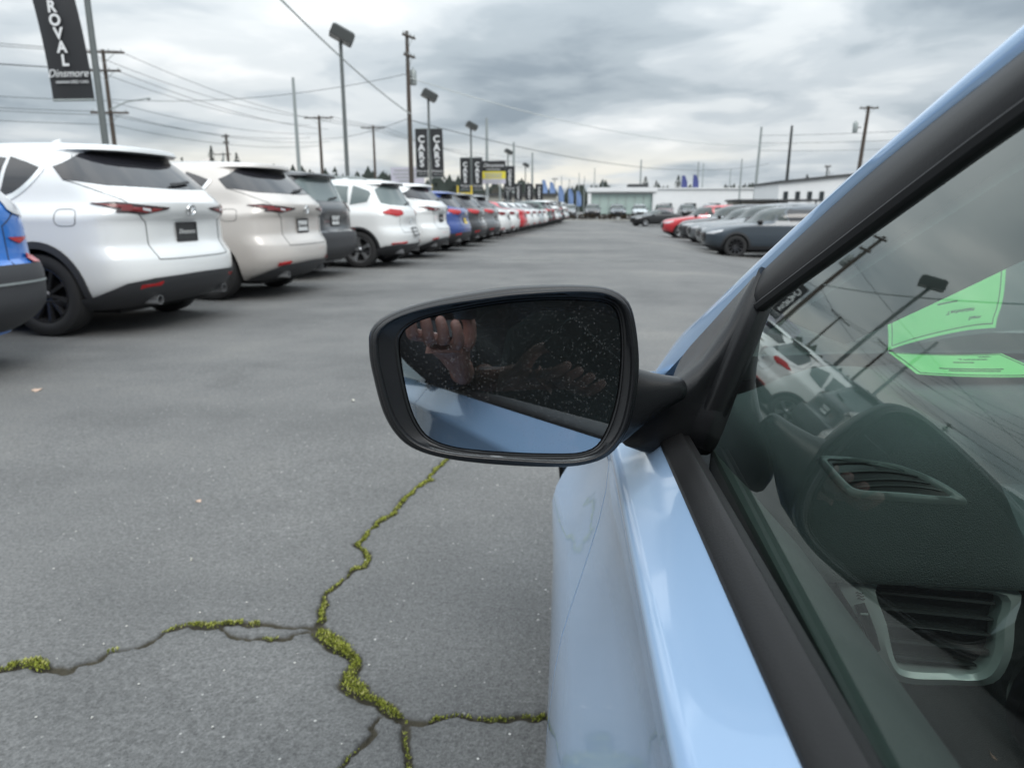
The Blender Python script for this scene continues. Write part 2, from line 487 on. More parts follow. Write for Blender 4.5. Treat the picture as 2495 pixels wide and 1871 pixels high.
# pale chips of aggregate
sp = t.vor(62, vec=vec)
spr = t.n('ShaderNodeSeparateColor'); t.l(sp.outputs['Color'], spr.inputs[0])
chip = t.math('MULTIPLY', t.math('LESS_THAN', sp.outputs['Distance'], t.math('MULTIPLY', spr.outputs[1], .25)), t.math('GREATER_THAN', spr.outputs[0], .88))
worn = t.ramp(t.noise(.9, 3, .6, vec), [(.42, .12), (.62, 1.0)])
base = t.mix(t.math('MULTIPLY', chip, t.math('MULTIPLY', worn, .9)), base, (.60, .59, .56))
sp2 = t.vor(34, vec=vec)
sp2r = t.n('ShaderNodeSeparateColor'); t.l(sp2.outputs['Color'], sp2r.inputs[0])
chip2 = t.math('MULTIPLY', t.math('LESS_THAN', sp2.outputs['Distance'], .09), t.math('GREATER_THAN', sp2r.outputs[0], .965))
base = t.mix(chip2, base, (.62, .61, .58))
pit = t.math('MULTIPLY', t.math('LESS_THAN', t.vor(75, vec=vec).outputs['Distance'], .16), t.math('GREATER_THAN', t.noise(7, 2, .5, vec), .52))
base = t.mix(t.math('MULTIPLY', pit, .5), base, (.03, .03, .032))
# old oil and damp marks
oil = t.ramp(t.noise(.75, 6, .62, vec, .6), [(.62, 0.0), (.74, .38)])
base = t.mix(oil, base, (.055, .055, .055))
at_c = t.n('ShaderNodeAttribute', attribute_name='crack'); at_d = t.n('ShaderNodeAttribute', attribute_name='damp')
base = t.mix(t.math('MULTIPLY', at_d.outputs['Fac'], t.math('MULTIPLY', t.ramp(t.noise(9, 4, .6, vec), [(.4, 0.0), (.62, 1.0)]), .45)), base, (.05, .051, .05))
soil = t.mix(t.noise(60, 4, .6, vec), (.022, .019, .013), (.07, .062, .042))
base = t.mix(t.ramp(at_c.outputs['Fac'], [(.1, 0.0), (.5, 1.0)]), base, soil)
t.set(Base_Color=base, Roughness=.82)
t.b.inputs['Specular IOR Level'].default_value = .35
hgt = t.math('ADD', t.math('MULTIPLY', stone.outputs['Distance'], .8), t.math('MULTIPLY', fine, .8))
t.bump(hgt, .55, .004)
gm.materials.append(t.m)
ground = tag(link('parking_lot', gm), kind='structure')
ground['label'] = 'old grey asphalt parking lot with mossy cracks'

# ------------------------------------------------------------------ moss in the cracks
def moss_mesh():
    vs, fs, mi = [], [], []
    r = random.Random(5)
    for k, a, b, dens, wf in MOSS:
        lx, ly, lw, lp = LINES[k]
        sel = np.where((lp >= a) & (lp <= b))[0]
        for i in sel:
            edge = min(1, min(lp[i] - a, b - lp[i]) / .5 + .35)
            if r.random() < .12: continue
            for _ in range(max(1, int(24 * dens * edge + r.random()))):
                w = lw[i] * wf * .98 * edge
                off = Vector((r.gauss(0, .42) * w, r.gauss(0, .42) * w, 0))
                c = Vector((lx[i], ly[i], -.006 + .010 * wf * max(0, 1 - off.length / (w * 1.3)))) + off
                o = len(vs)
                if r.random() < .45:      # cushion
                    s = r.uniform(.0012, .0026) * (.7 + .4 * wf)
                    for d in ((1, 0, 0), (0, 1, 0), (-1, 0, 0), (0, -1, 0), (0, 0, 1), (0, 0, -1)):
                        vs.append(c + Vector(d) * s * r.uniform(.6, 1.3))
                    m = r.choice((0, 0, 0, 1, 2, 2))
                    for f in ((0, 1, 4), (1, 2, 4), (2, 3, 4), (3, 0, 4), (1, 0, 5), (2, 1, 5), (3, 2, 5), (0, 3, 5)):
                        fs.append(tuple(o + q for q in f)); mi.append(m)
                else:                     # little upright leaves
                    m = r.choice((0, 0, 1, 1, 2, 2, 3))
                    for _ in range(3):
                        o = len(vs)
                        an = r.uniform(0, 2 * PI); h = r.uniform(.003, .009) * (.6 + .4 * wf); lean = r.uniform(.2, 1.1)
                        d = Vector((math.cos(an), math.sin(an), 0)); sd = Vector((-d.y, d.x, 0)) * r.uniform(.0007, .0016)
                        vs += [c - sd, c + sd, c + d * h * lean * .5 + Vector((0, 0, h * .7)) + sd * .8, c + d * h * lean + Vector((0, 0, h))]
                        fs += [(o, o + 1, o + 2), (o, o + 2, o + 3)]; mi += [m, m]
    me = bpy.data.meshes.new('moss'); me.from_pydata([tuple(v) for v in vs], [], fs)
    for n, c in (('moss_olive', (.19, .215, .035)), ('moss_yellow_green', (.33, .36, .06)), ('moss_dark', (.085, .09, .028)), ('moss_straw', (.45, .44, .16))):
        q = NT(n); nz = q.noise(180, 2, .5); q.set(Base_Color=q.mix(nz, tuple(x * .7 for x in c), tuple(x * 1.25 for x in c)), Roughness=.9)
        q.b.inputs['Specular IOR Level'].default_value = .2
        me.materials.append(q.m)
    me.polygons.foreach_set('material_index', mi); me.update()
    return me
tag(link('moss', moss_mesh()), 'yellow green moss growing in the asphalt cracks', 'moss', kind='stuff')

# ------------------------------------------------------------------ grit and litter lying on the lot
M['grit'] = plain('pale_grit', (.55, .54, .50), .8)
M['leaf'] = plain('dry_leaf', (.50, .36, .28), .8)
M['leaf_pale'] = plain('pale_dry_leaf', (.62, .60, .52), .8)
def grit_mesh():
    b = MB(); r = random.Random(21)
    for i in range(140):
        y = 1.0 + 2.6 * r.random() ** 1.8; x = r.uniform(-1.5 - .3 * y, .0)
        s = r.uniform(.0012, .0034); z = float(gz(x, y))
        c = Vector((x, y, z + s * .4))
        vs = [c + Vector(d) * s * r.uniform(.6, 1.4) for d in ((1, 0, 0), (0, 1, 0), (-1, 0, 0), (0, -1, 0), (0, 0, .8), (0, 0, -.8))]
        b.add(vs, [(0, 1, 4), (1, 2, 4), (2, 3, 4), (3, 0, 4), (1, 0, 5), (2, 1, 5), (3, 2, 5), (0, 3, 5)])
    return b.mesh('loose_grit', M['grit'], smooth=False, fix=False)
tag(link('loose_grit', grit_mesh()), 'loose pale grit scattered over the near asphalt', 'grit', kind='stuff')
def leaf(x, y, s, rz, mat, label):
    b = MB(); pts = []
    for i in range(10):
        a = 2 * PI * i / 10; rr = s * (1 if i % 2 else .72) * (1 + .25 * math.cos(a))
        pts.append((rr * math.cos(a), rr * .6 * math.sin(a), .006 + .004 * math.cos(2 * a + x)))
    b.add(pts + [(0, 0, .010)] + [(p[0], p[1], p[2] - .0015) for p in pts] + [(0, 0, .0085)],
          [(i, (i + 1) % 10, 10) for i in range(10)] + [((i + 1) % 10 + 11, i + 11, 21) for i in range(10)] + [(i, i + 11, (i + 1) % 10 + 11, (i + 1) % 10) for i in range(10)])
    o = b.build('fallen_leaf', mat); o.location = (x, y, float(gz(x, y))); o.rotation_euler = (0, 0, rz)
    tag(o, label, 'leaf', 'litter on the asphalt')
LEAVES = [(-1.42, 2.43, .012, .4, 'leaf', 'small pinkish dry leaf on bare asphalt left of the moss crack'),
          (-1.28, 3.93, .014, 1.2, 'leaf_pale', 'pale scrap of leaf on asphalt left of the wing mirror'),
          (-3.3, 4.0, .05, 2.0, 'leaf', 'curled brown leaf on asphalt near the blue car at left edge'),
          (-1.20, 1.98, .006, 2.0, 'leaf_pale', 'tiny pale leaf scrap on asphalt above the long mossy crack')]
for q in LEAVES: leaf(q[0], q[1], q[2], q[3], M[q[4]], q[5])

# faded painted lines
def stripe_mat():
    t = NT('faded_white_line')
    v = t.coord('Object')
    w = t.ramp(t.noise(2.2, 6, .65, v), [(.42, 0.0), (.62, 1.0)])
    t.set(Base_Color=t.mix(w, (.15, .152, .152), (.30, .305, .305)), Roughness=.85)
    return t.m
M['stripe'] = stripe_mat()
def stripe(x0, y0, x1, y1, w, n=40):
    d = Vector((x1 - x0, y1 - y0, 0)).normalized(); s = Vector((-d.y, d.x, 0)) * w / 2
    rows = []
    for i in range(n + 1):
        p = Vector((x0 + (x1 - x0) * i / n, y0 + (y1 - y0) * i / n, 0))
        rows.append([(q.x, q.y, float(gz(q.x, q.y)) + .0062) for q in (p - s, p + s)])
    b = MB(); b.grid(rows)
    tag(b.build('painted_line', M['stripe'], smooth=False), kind='structure')
stripe(-3.0, 15.8, 7.2, 15.8, .10)
stripe(4.2, 44.0, 9.5, 41.0, .12)
stripe(5.0, 39.0, 10, 39.0, .12)
stripe(-2.2, 26.6, 6.0, 26.6, .10)
# ------------------------------------------------------------------ parked cars
class Surf:
    """body skin as stacked outlines: u 0 = tail centre, 1 = end of rear corner, 2 = start of nose corner, 3 = nose centre; u<0 and u>3 mirror"""
    def __init__(s, L, xr, xf, w, ar=.45, af=.75, nr=2.7, nf=2.3, dents=(), crease=None):
        s.L = L
        s.xr = pchip(*zip(*xr)); s.xf = pchip(*[list(q) for q in zip(*xf)]); s.w = pchip(*zip(*w))
        s.zlo, s.zhi = w[0][0], w[-1][0]
        s.ar, s.af, s.nr, s.nf, s.dents, s.crease = ar, af, nr, nf, dents, crease
        s.keys = sorted(set([q[0] for q in xr] + [q[0] for q in xf] + [q[0] for q in w]))
    def prm(s, z):
        a, b, w = s.xr(z), s.xf(z), s.w(z)
        ar, af = min(s.ar, .4 * (b - a)), min(s.af, .45 * (b - a))
        return a, b, w, ar, af
    def S(s, u, z):
        sg = 1
        if u < 0: u, sg = -u, -1
        if u > 3: u, sg = 6 - u, -1
        a, b, w, ar, af = s.prm(z)
        if u <= 1:
            th = u * PI / 2
            x = a + ar * (1 - max(math.cos(th), 0) ** (2 / s.nr)); y = w * max(math.sin(th), 0) ** (2 / s.nr)
            for y0, z0, ry, rz, d in s.dents:
                for q in ((y - y0), (y + y0)) if y0 else (y,):
                    x += d * math.exp(-(abs(q) / ry) ** 4 - (abs(z - z0) / rz) ** 4)
        elif u <= 2:
            x = a + ar + (u - 1) * (b - af - a - ar); y = w
        else:
            th = (3 - u) * PI / 2
            x = b - af * (1 - max(math.cos(th), 0) ** (2 / s.nf)); y = w * max(math.sin(th), 0) ** (2 / s.nf)
        if s.crease:
            zc, hw, d = s.crease
            y *= 1 + d * math.exp(-((z - zc) / hw) ** 2)
        return Vector((x, sg * y, z))
    def u_of(s, kind, p, z):
        a, b, w, ar, af = s.prm(z)
        if kind == 'u': return p
        if kind in 'rf':
            q = min(abs(p) / w, 1); n = s.nr if kind == 'r' else s.nf
            th = math.asin(min(1, q ** (n / 2))) / (PI / 2)
            if kind == 'r': return th if p >= 0 else -th
            return 3 - th if p >= 0 else 3 + th
        if p < a + ar:
            c = max(0, 1 - (p - a) / ar); return math.acos(min(1, c ** (s.nr / 2))) / (PI / 2)
        if p > b - af:
            c = max(0, 1 - (b - p) / af); return 3 - math.acos(min(1, c ** (s.nf / 2))) / (PI / 2)
        return 1 + (p - a - ar) / (b - af - a - ar)
    def N(s, u, z):
        e = .01
        du = s.S(u + e, z) - s.S(u - e, z)
        dz = s.S(u, min(z + .008, s.zhi)) - s.S(u, max(z - .008, s.zlo))
        n = dz.cross(du)
        return n.normalized() if n.length > 1e-9 else Vector((0, 0, 1))
    def P(s, u, z, off): return s.S(u, z) + s.N(u, z) * off
    def body(s, nr=11, ns=34, nf=13):
        us = [k / nr for k in range(nr)] + [1 + k / ns for k in range(ns)] + [2 + k / nf for k in range(nf)]
        us = us + [3] + [6 - u for u in reversed(us[1:])]
        zs = []
        for a, b in zip(s.keys[:-1], s.keys[1:]):
            n = max(1, int(math.ceil((b - a) / .055)))
            zs += [a + (b - a) * i / n for i in range(n)]
        zs.append(s.keys[-1])
        m = MB(); m.loft([[s.S(u, z) for u in us] for z in zs], True, True)
        return m

def mirror_rows(rows): return [[Vector((p.x, -p.y, p.z)) for p in r] for r in rows]
def rowpatch(sf, poly, off, nz=8, nu=8, thick=.004):
    """poly of (kind, p, z); filled row by row"""
    Q = [(sf.u_of(k, p, z), z) for k, p, z in poly]
    z0, z1 = min(q[1] for q in Q), max(q[1] for q in Q)
    rows, rin = [], []
    for i in range(nz + 1):
        z = z0 + (z1 - z0) * (.001 + .998 * i / nz); xs = []
        for (ua, za), (ub, zb) in zip(Q, Q[1:] + Q[:1]):
            if (za - z) * (zb - z) <= 0 and za != zb: xs.append(ua + (ub - ua) * (z - za) / (zb - za))
        if len(xs) < 2: continue
        a, b = min(xs), max(xs)
        rows.append([sf.P(a + (b - a) * k / nu, z, off) for k in range(nu + 1)])
        rin.append([sf.P(a + (b - a) * k / nu, z, off - thick) for k in range(nu + 1)])
    return rows, rin
def colpatch(sf, cols, off, nz=6, sub=4, thick=.004):
    """cols of (u, zlo, zhi), filled column by column"""
    C = []
    for (ua, la, ha), (ub, lb, hb) in zip(cols[:-1], cols[1:]):
        for k in range(sub):
            t = k / sub; C.append((ua + (ub - ua) * t, la + (lb - la) * t, ha + (hb - ha) * t))
    C.append(cols[-1])
    f = lambda o: [[sf.P(u, l + (h - l) * i / nz, o) for i in range(nz + 1)] for u, l, h in C]
    return f(off), f(off - thick)
def strip(sf, pts, wd, off, n=8):
    """thin seam along (kind,p,z) points"""
    Q = [(sf.u_of(k, p, z), z) for k, p, z in pts]
    P = []
    for (ua, za), (ub, zb) in zip(Q[:-1], Q[1:]):
        for k in range(n): P.append((ua + (ub - ua) * k / n, za + (zb - za) * k / n))
    P.append(Q[-1])
    C = [sf.P(u, z, off) for u, z in P]; NN = [sf.N(u, z) for u, z in P]
    rows, rin = [], []
    for i, c in enumerate(C):
        d = (C[min(i + 1, len(C) - 1)] - C[max(i - 1, 0)])
        sd = d.cross(NN[i]).normalized() * wd / 2
        rows.append([c - sd, c + sd]); rin.append([c - sd - NN[i] * .004, c + sd - NN[i] * .004])
    return rows, rin
def both(rows):
    """(out, in) on the left side plus its mirror image"""
    return rows, (mirror_rows(rows[0]), mirror_rows(rows[1]))
def slab_mesh(name, mats, *rr):
    b = MB()
    for o, i in rr: b.slab(o, i)
    return b.mesh(name, mats, angle=40)

def rear_suv(d=0, h=0):
    return [(.24, .28 + d), (.30, .16 + d), (.40, .05 + d), (.52, d), (.66, .01 + d), (.72, .045 + d), (.80, .085 + d), (.98, .085 + d), (1.05, .05 + d), (1.14, .05 + d),
            (1.22, .12 + d), (1.27, .17 + d), (1.5 + h, .42 + d), (1.575 + h, .50 + d), (1.588 + h, .375 + d), (1.625 + h, .385 + d), (1.648 + h, .50 + d), (1.668 + h, .95 + d), (1.68 + h, 1.7 + d)]
def nose(L, hood=1.03, cowl=1.10, roof=1.68, wsx=1.25, wtop=2.0):
    return [(.24, L - .32), (.34, L - .13), (.52, L - .02), (.68, L), (.78, L - .03), (hood - .13, L - .14), (hood - .05, L - .36), (hood, L - .70), (cowl - .025, L - 1.05),
            (cowl, L - wsx), (roof - .17, L - wtop + .17), (roof - .09, L - wtop - .05), (roof - .035, L - wtop - .42), (roof, L - wtop - .95)]
def width(W=.92, belt=1.08, roof=1.68, top=.66):
    return [(.24, W - .12), (.32, W - .06), (.45, W - .015), (.66, W), (.86, W - .005), (belt - .08, W - .012), (belt, W - .04), (belt + .07, W - .075), (belt + .25, W - .125), (roof - .17, top + .045),
            (roof - .09, top - .005), (roof - .045, top - .07), (roof - .015, top - .19), (roof, .28)]

T = {}
T['suv'] = dict(L=4.57, R=.362, ra=.95, fa=3.65, W=.92, sf=Surf(4.57, rear_suv(), nose(4.57), width(), dents=[(0, .90, .44, .15, .045)], crease=(1.02, .05, .008)),
    rwin=[(-.84, 1.33, 1.44), (-.66, 1.285, 1.555), (-.3, 1.275, 1.57), (0, 1.27, 1.572), (.3, 1.275, 1.57), (.66, 1.285, 1.555), (.84, 1.33, 1.44)],
    side=[[('s', .92, 1.445), ('s', 1.24, 1.53), ('s', 1.30, 1.19), ('s', 1.20, 1.195)], [('s', 1.28, 1.535), ('s', 1.93, 1.58), ('s', 1.99, 1.16), ('s', 1.34, 1.185)], [('s', 2.0, 1.585), ('s', 2.5, 1.57), ('s', 3.22, 1.16), ('s', 3.22, 1.13), ('s', 2.05, 1.155)]],
    chrome=[('s', .90, 1.43), ('s', 1.19, 1.178), ('s', 2.0, 1.145), ('s', 3.25, 1.115)],
    lamp=[('s', .50, 1.145), ('s', .24, 1.148), ('r', .72, 1.14), ('r', .30, 1.105), ('r', .34, 1.085), ('r', .60, 1.045), ('r', .80, 1.05), ('s', .22, 1.09), ('s', .40, 1.13)],
    lamp2=[[('r', .75, 1.115), ('r', .52, 1.105), ('r', .56, 1.058), ('r', .76, 1.06)], [('r', .50, 1.10), ('r', .38, 1.094), ('r', .45, 1.072), ('r', .55, 1.06)]],
    low=[(-1.25, .30, .30), (-1.0, .26, .34), (-.86, .24, .40), (-.66, .245, .475), (-.4, .26, .505), (0, .26, .515), (.4, .26, .505), (.66, .245, .475), (.86, .24, .40), (1.0, .26, .34), (1.25, .30, .30)],
    refl=(.62, .455, .10, .035), plate=(0, .885, .30, .155), fuel=(.62, 1.02, .20, .14), arch=.055)
s2 = dict(T['suv'])
s2.update(low=[(-.80, .24, .28), (-.62, .245, .37), (-.4, .26, .43), (0, .26, .45), (.4, .26, .43), (.62, .245, .37), (.80, .24, .28)], arch=0.0)
T['suv_painted'] = s2
rr = [(.25, .25), (.33, .10), (.45, .02), (.6, .0), (.7, .03), (.78, .07), (.95, .07), (1.05, .09), (1.13, .14), (1.17, .18), (1.42, .33), (1.53, .38), (1.545, .29), (1.585, .30), (1.62, .45), (1.645, .9), (1.66, 1.6)]
T['round_suv'] = dict(L=4.43, R=.345, ra=.86, fa=3.46, W=.905, sf=Surf(4.43, rr, nose(4.43, 1.02, 1.08, 1.66, 1.2, 1.9), width(.905, 1.06, 1.66, .66), ar=.5, nr=2.4, dents=[(0, .80, .40, .10, .03)]),
    rwin=[(-.70, 1.20, 1.45), (-.56, 1.165, 1.52), (-.3, 1.155, 1.53), (0, 1.15, 1.532), (.3, 1.155, 1.53), (.56, 1.165, 1.52), (.70, 1.20, 1.45)],
    side=[[('s', .62, 1.40), ('s', .98, 1.52), ('s', 1.02, 1.17), ('s', .72, 1.18)], [('s', 1.06, 1.53), ('s', 1.83, 1.565), ('s', 1.87, 1.14), ('s', 1.06, 1.165)], [('s', 1.92, 1.565), ('s', 2.4, 1.55), ('s', 3.1, 1.14), ('s', 3.1, 1.11), ('s', 1.92, 1.135)]],
    chrome=None, lamp=[('s', .40, 1.03), ('s', .28, 1.085), ('r', .70, 1.095), ('r', .46, 1.075), ('r', .40, 1.03), ('r', .43, .985), ('r', .62, .955), ('s', .16, .965), ('s', .30, .985)], lamp2=[],
    low=[(-1.2, .30, .30), (-1.0, .27, .36), (-.8, .25, .42), (-.5, .25, .44), (0, .25, .44), (.5, .25, .44), (.8, .25, .42), (1.0, .27, .36), (1.2, .30, .30)],
    refl=(.60, .47, .20, .03), plate=(0, .66, .30, .15), fuel=None, arch=.035)
rr = [(.27, .22), (.36, .08), (.48, .0), (.64, .0), (.72, .02), (.76, .07), (.95, .08), (1.08, .09), (1.16, .13), (1.2, .16), (1.48, .30), (1.58, .34), (1.60, .24), (1.645, .26), (1.67, .5), (1.70, .95), (1.71, 1.7)]
T['boxy_suv'] = dict(L=4.62, R=.365, ra=.92, fa=3.63, W=.93, sf=Surf(4.62, rr, nose(4.62, 1.08, 1.14, 1.71, 1.2, 1.85), width(.93, 1.10, 1.71, .70), ar=.36, nr=3.2, dents=[(0, .88, .42, .12, .05)]),
    rwin=[(-.74, 1.26, 1.5), (-.62, 1.225, 1.575), (-.3, 1.215, 1.58), (0, 1.215, 1.582), (.3, 1.215, 1.58), (.62, 1.225, 1.575), (.74, 1.26, 1.5)],
    side=[[('s', .55, 1.50), ('s', 1.0, 1.57), ('s', 1.02, 1.21), ('s', .66, 1.21)], [('s', 1.06, 1.575), ('s', 1.9, 1.61), ('s', 1.94, 1.18), ('s', 1.06, 1.205)], [('s', 1.98, 1.61), ('s', 2.5, 1.595), ('s', 3.2, 1.19), ('s', 3.2, 1.16), ('s', 1.98, 1.175)]],
    chrome=None, lamp=[('s', .36, 1.10), ('s', .34, 1.20), ('s', .20, 1.215), ('r', .80, 1.215), ('r', .66, 1.20), ('r', .62, 1.15), ('r', .64, 1.07), ('r', .80, 1.035), ('s', .2, 1.045)], lamp2=[],
    low=[(-1.3, .32, .32), (-1.05, .28, .62), (-.9, .27, .69), (-.6, .27, .72), (0, .27, .72), (.6, .27, .72), (.9, .27, .69), (1.05, .28, .62), (1.3, .32, .32)],
    refl=(.80, .755, .075, .065), plate=(0, .91, .30, .155), fuel=None, arch=.06)
rr = [(.25, .25), (.33, .10), (.45, .02), (.58, .0), (.7, .03), (.78, .07), (.9, .08), (1.0, .07), (1.08, .11), (1.13, .18), (1.40, .46), (1.47, .52), (1.485, .38), (1.515, .40), (1.545, .6), (1.57, 1.05), (1.585, 1.7)]
T['crossover'] = dict(L=4.42, R=.345, ra=.86, fa=3.48, W=.90, sf=Surf(4.42, rr, nose(4.42, .99, 1.04, 1.585, 1.25, 2.0), width(.90, 1.02, 1.585, .64), dents=[(0, .82, .40, .13, .04)], crease=(.98, .05, .008)),
    rwin=[(-.72, 1.19, 1.35), (-.56, 1.14, 1.46), (-.3, 1.125, 1.472), (0, 1.12, 1.475), (.3, 1.125, 1.472), (.56, 1.14, 1.46), (.72, 1.19, 1.35)],
    side=[[('s', .72, 1.32), ('s', 1.05, 1.44), ('s', 1.05, 1.12), ('s', .92, 1.13)], [('s', 1.09, 1.45), ('s', 1.85, 1.495), ('s', 1.9, 1.085), ('s', 1.09, 1.115)], [('s', 1.94, 1.495), ('s', 2.4, 1.48), ('s', 3.1, 1.09), ('s', 3.1, 1.06), ('s', 1.94, 1.08)]],
    chrome=None, lamp=[('s', .50, 1.07), ('s', .30, 1.09), ('r', .70, 1.085), ('r', .42, 1.06), ('r', .44, 1.0), ('r', .60, .955), ('r', .80, .96), ('s', .22, .985), ('s', .38, 1.03)], lamp2=[[('r', .62, 1.05), ('r', .50, 1.04), ('r', .50, 1.0), ('r', .6, .985)]],
    low=[(-1.25, .30, .30), (-1.0, .27, .40), (-.8, .25, .47), (-.5, .25, .50), (0, .25, .50), (.5, .25, .50), (.8, .25, .47), (1.0, .27, .40), (1.25, .30, .30)],
    refl=(.66, .47, .10, .05), plate=(0, .78, .30, .15), fuel=None, arch=.06)
rr = [(.22, .25), (.30, .12), (.42, .03), (.56, .0), (.70, .01), (.82, .05), (.95, .07), (1.02, .10), (1.06, .22), (1.085, .48), (1.10, .66), (1.33, 1.18), (1.39, 1.38), (1.42, 1.65), (1.44, 2.1)]
T['sedan'] = dict(L=4.72, R=.33, ra=1.02, fa=3.78, W=.90, sf=Surf(4.72, rr, nose(4.72, .93, .99, 1.44, 1.35, 2.15), width(.90, .98, 1.44, .60), ar=.5, nr=2.5, dents=[(0, .78, .36, .1, .03)]),
    rwin=[(-.66, 1.14, 1.24), (-.52, 1.12, 1.345), (-.3, 1.115, 1.36), (0, 1.112, 1.365), (.3, 1.115, 1.36), (.52, 1.12, 1.345), (.66, 1.14, 1.24)],
    side=[[('s', 1.28, 1.18), ('s', 1.55, 1.33), ('s', 2.08, 1.36), ('s', 2.1, 1.035), ('s', 1.34, 1.06)], [('s', 2.14, 1.36), ('s', 2.6, 1.335), ('s', 3.25, 1.03), ('s', 3.25, 1.005), ('s', 2.14, 1.03)]],
    chrome=None, lamp=[('s', .36, .93), ('s', .26, 1.0), ('r', .70, 1.005), ('r', .46, .98), ('r', .48, .90), ('r', .72, .86), ('s', .2, .87)], lamp2=[],
    low=[(-.8, .22, .26), (-.5, .23, .34), (0, .23, .36), (.5, .23, .34), (.8, .22, .26)],
    refl=(.66, .40, .09, .04), plate=(0, .78, .30, .15), fuel=None, arch=0.0)

MESH = {}
def cached(key, fn):
    if key not in MESH: MESH[key] = fn()
    return MESH[key]

def cut_body(key, td):
    sf = td['sf']
    me = sf.body().mesh('body', [M['white'], M['well']], angle=28)
    cut = MB()
    for xa in (td['ra'], td['fa']):
        for sg in (-1, 1):
            n = 28; r = td['R'] + .045
            a = [(xa + r * math.cos(2 * PI * k / n), sg * (td['W'] - .30), td['R'] + r * math.sin(2 * PI * k / n)) for k in range(n)]
            b = [(p[0], sg * (td['W'] + .2), p[2]) for p in a]
            cut.loft([a, b], True, True, 1)
    cm = cut.mesh('cutter', [M['white'], M['well']], smooth=False)
    o1 = link('tmp_body', me); o2 = link('tmp_cut', cm)
    md = o1.modifiers.new('b', 'BOOLEAN'); md.object = o2; md.operation = 'DIFFERENCE'; md.solver = 'EXACT'
    out = bpy.data.meshes.new_from_object(o1.evaluated_get(bpy.context.evaluated_depsgraph_get()))
    bpy.data.objects.remove(o1); bpy.data.objects.remove(o2)
    out.name = 'body'
    return out

def wheel_meshes(R, wd, style):
    tb = MB()
    prof = [(R * .66, -wd * .40), (R * .72, -wd * .48), (R * .86, -wd * .5), (R * .96, -wd * .44), (R, -wd * .30), (R, wd * .30), (R * .96, wd * .44), (R * .86, wd * .5), (R * .72, wd * .48), (R * .66, wd * .40), (R * .66, -wd * .40)]
    tb.lathe(prof, 'Y', 40)
    rb = MB(); rim = R * .68
    rb.lathe([(rim, -wd * .3), (rim, wd * .36), (rim * .985, wd * .43), (rim * .93, wd * .43), (rim * .90, wd * .36), (rim * .88, -wd * .2)], 'Y', 40)
    ns = 10 if style == 'multi' else 5
    for k in range(ns):
        a = 2 * PI * k / ns + .3
        rad = Vector((math.cos(a), 0, math.sin(a))); tan = Vector((-math.sin(a), 0, math.cos(a)))
        w0, w1 = (.016, .020) if ns == 10 else (.030, .045)
        rings = []
        for q, yy, hw in ((.12, .22, w0 * 1.1), (.5, .30, w0), (.93, .40, w1)):
            c = rad * rim * q + Vector((0, wd * yy, 0))
            rings.append([c + tan * hw, c + tan * hw * .8 + Vector((0, .012, 0)), c - tan * hw * .8 + Vector((0, .012, 0)), c - tan * hw, c - tan * hw - Vector((0, .03, 0)), c + tan * hw - Vector((0, .03, 0))])
        rb.loft(rings)
    rb.lathe([(0, wd * .34), (rim * .10, wd * .34), (rim * .16, wd * .28), (rim * .17, wd * .1)], 'Y', 20)
    hb = MB(); hb.lathe([(0, wd * .05), (rim * .62, wd * .05), (rim * .64, 0), (rim * .9, -wd * .1), (rim * .9, -wd * .3), (0, -wd * .3)], 'Y', 28)
    return tb.mesh('tyre', M['tyre']), rb, hb.mesh('wheel', M['well'])

def put(name, key, fn, parent, mat=None):
    o = link(name, cached(key, fn), parent)
    if mat is not None:
        o.material_slots[0].link = 'OBJECT'; o.material_slots[0].material = mat
    return o

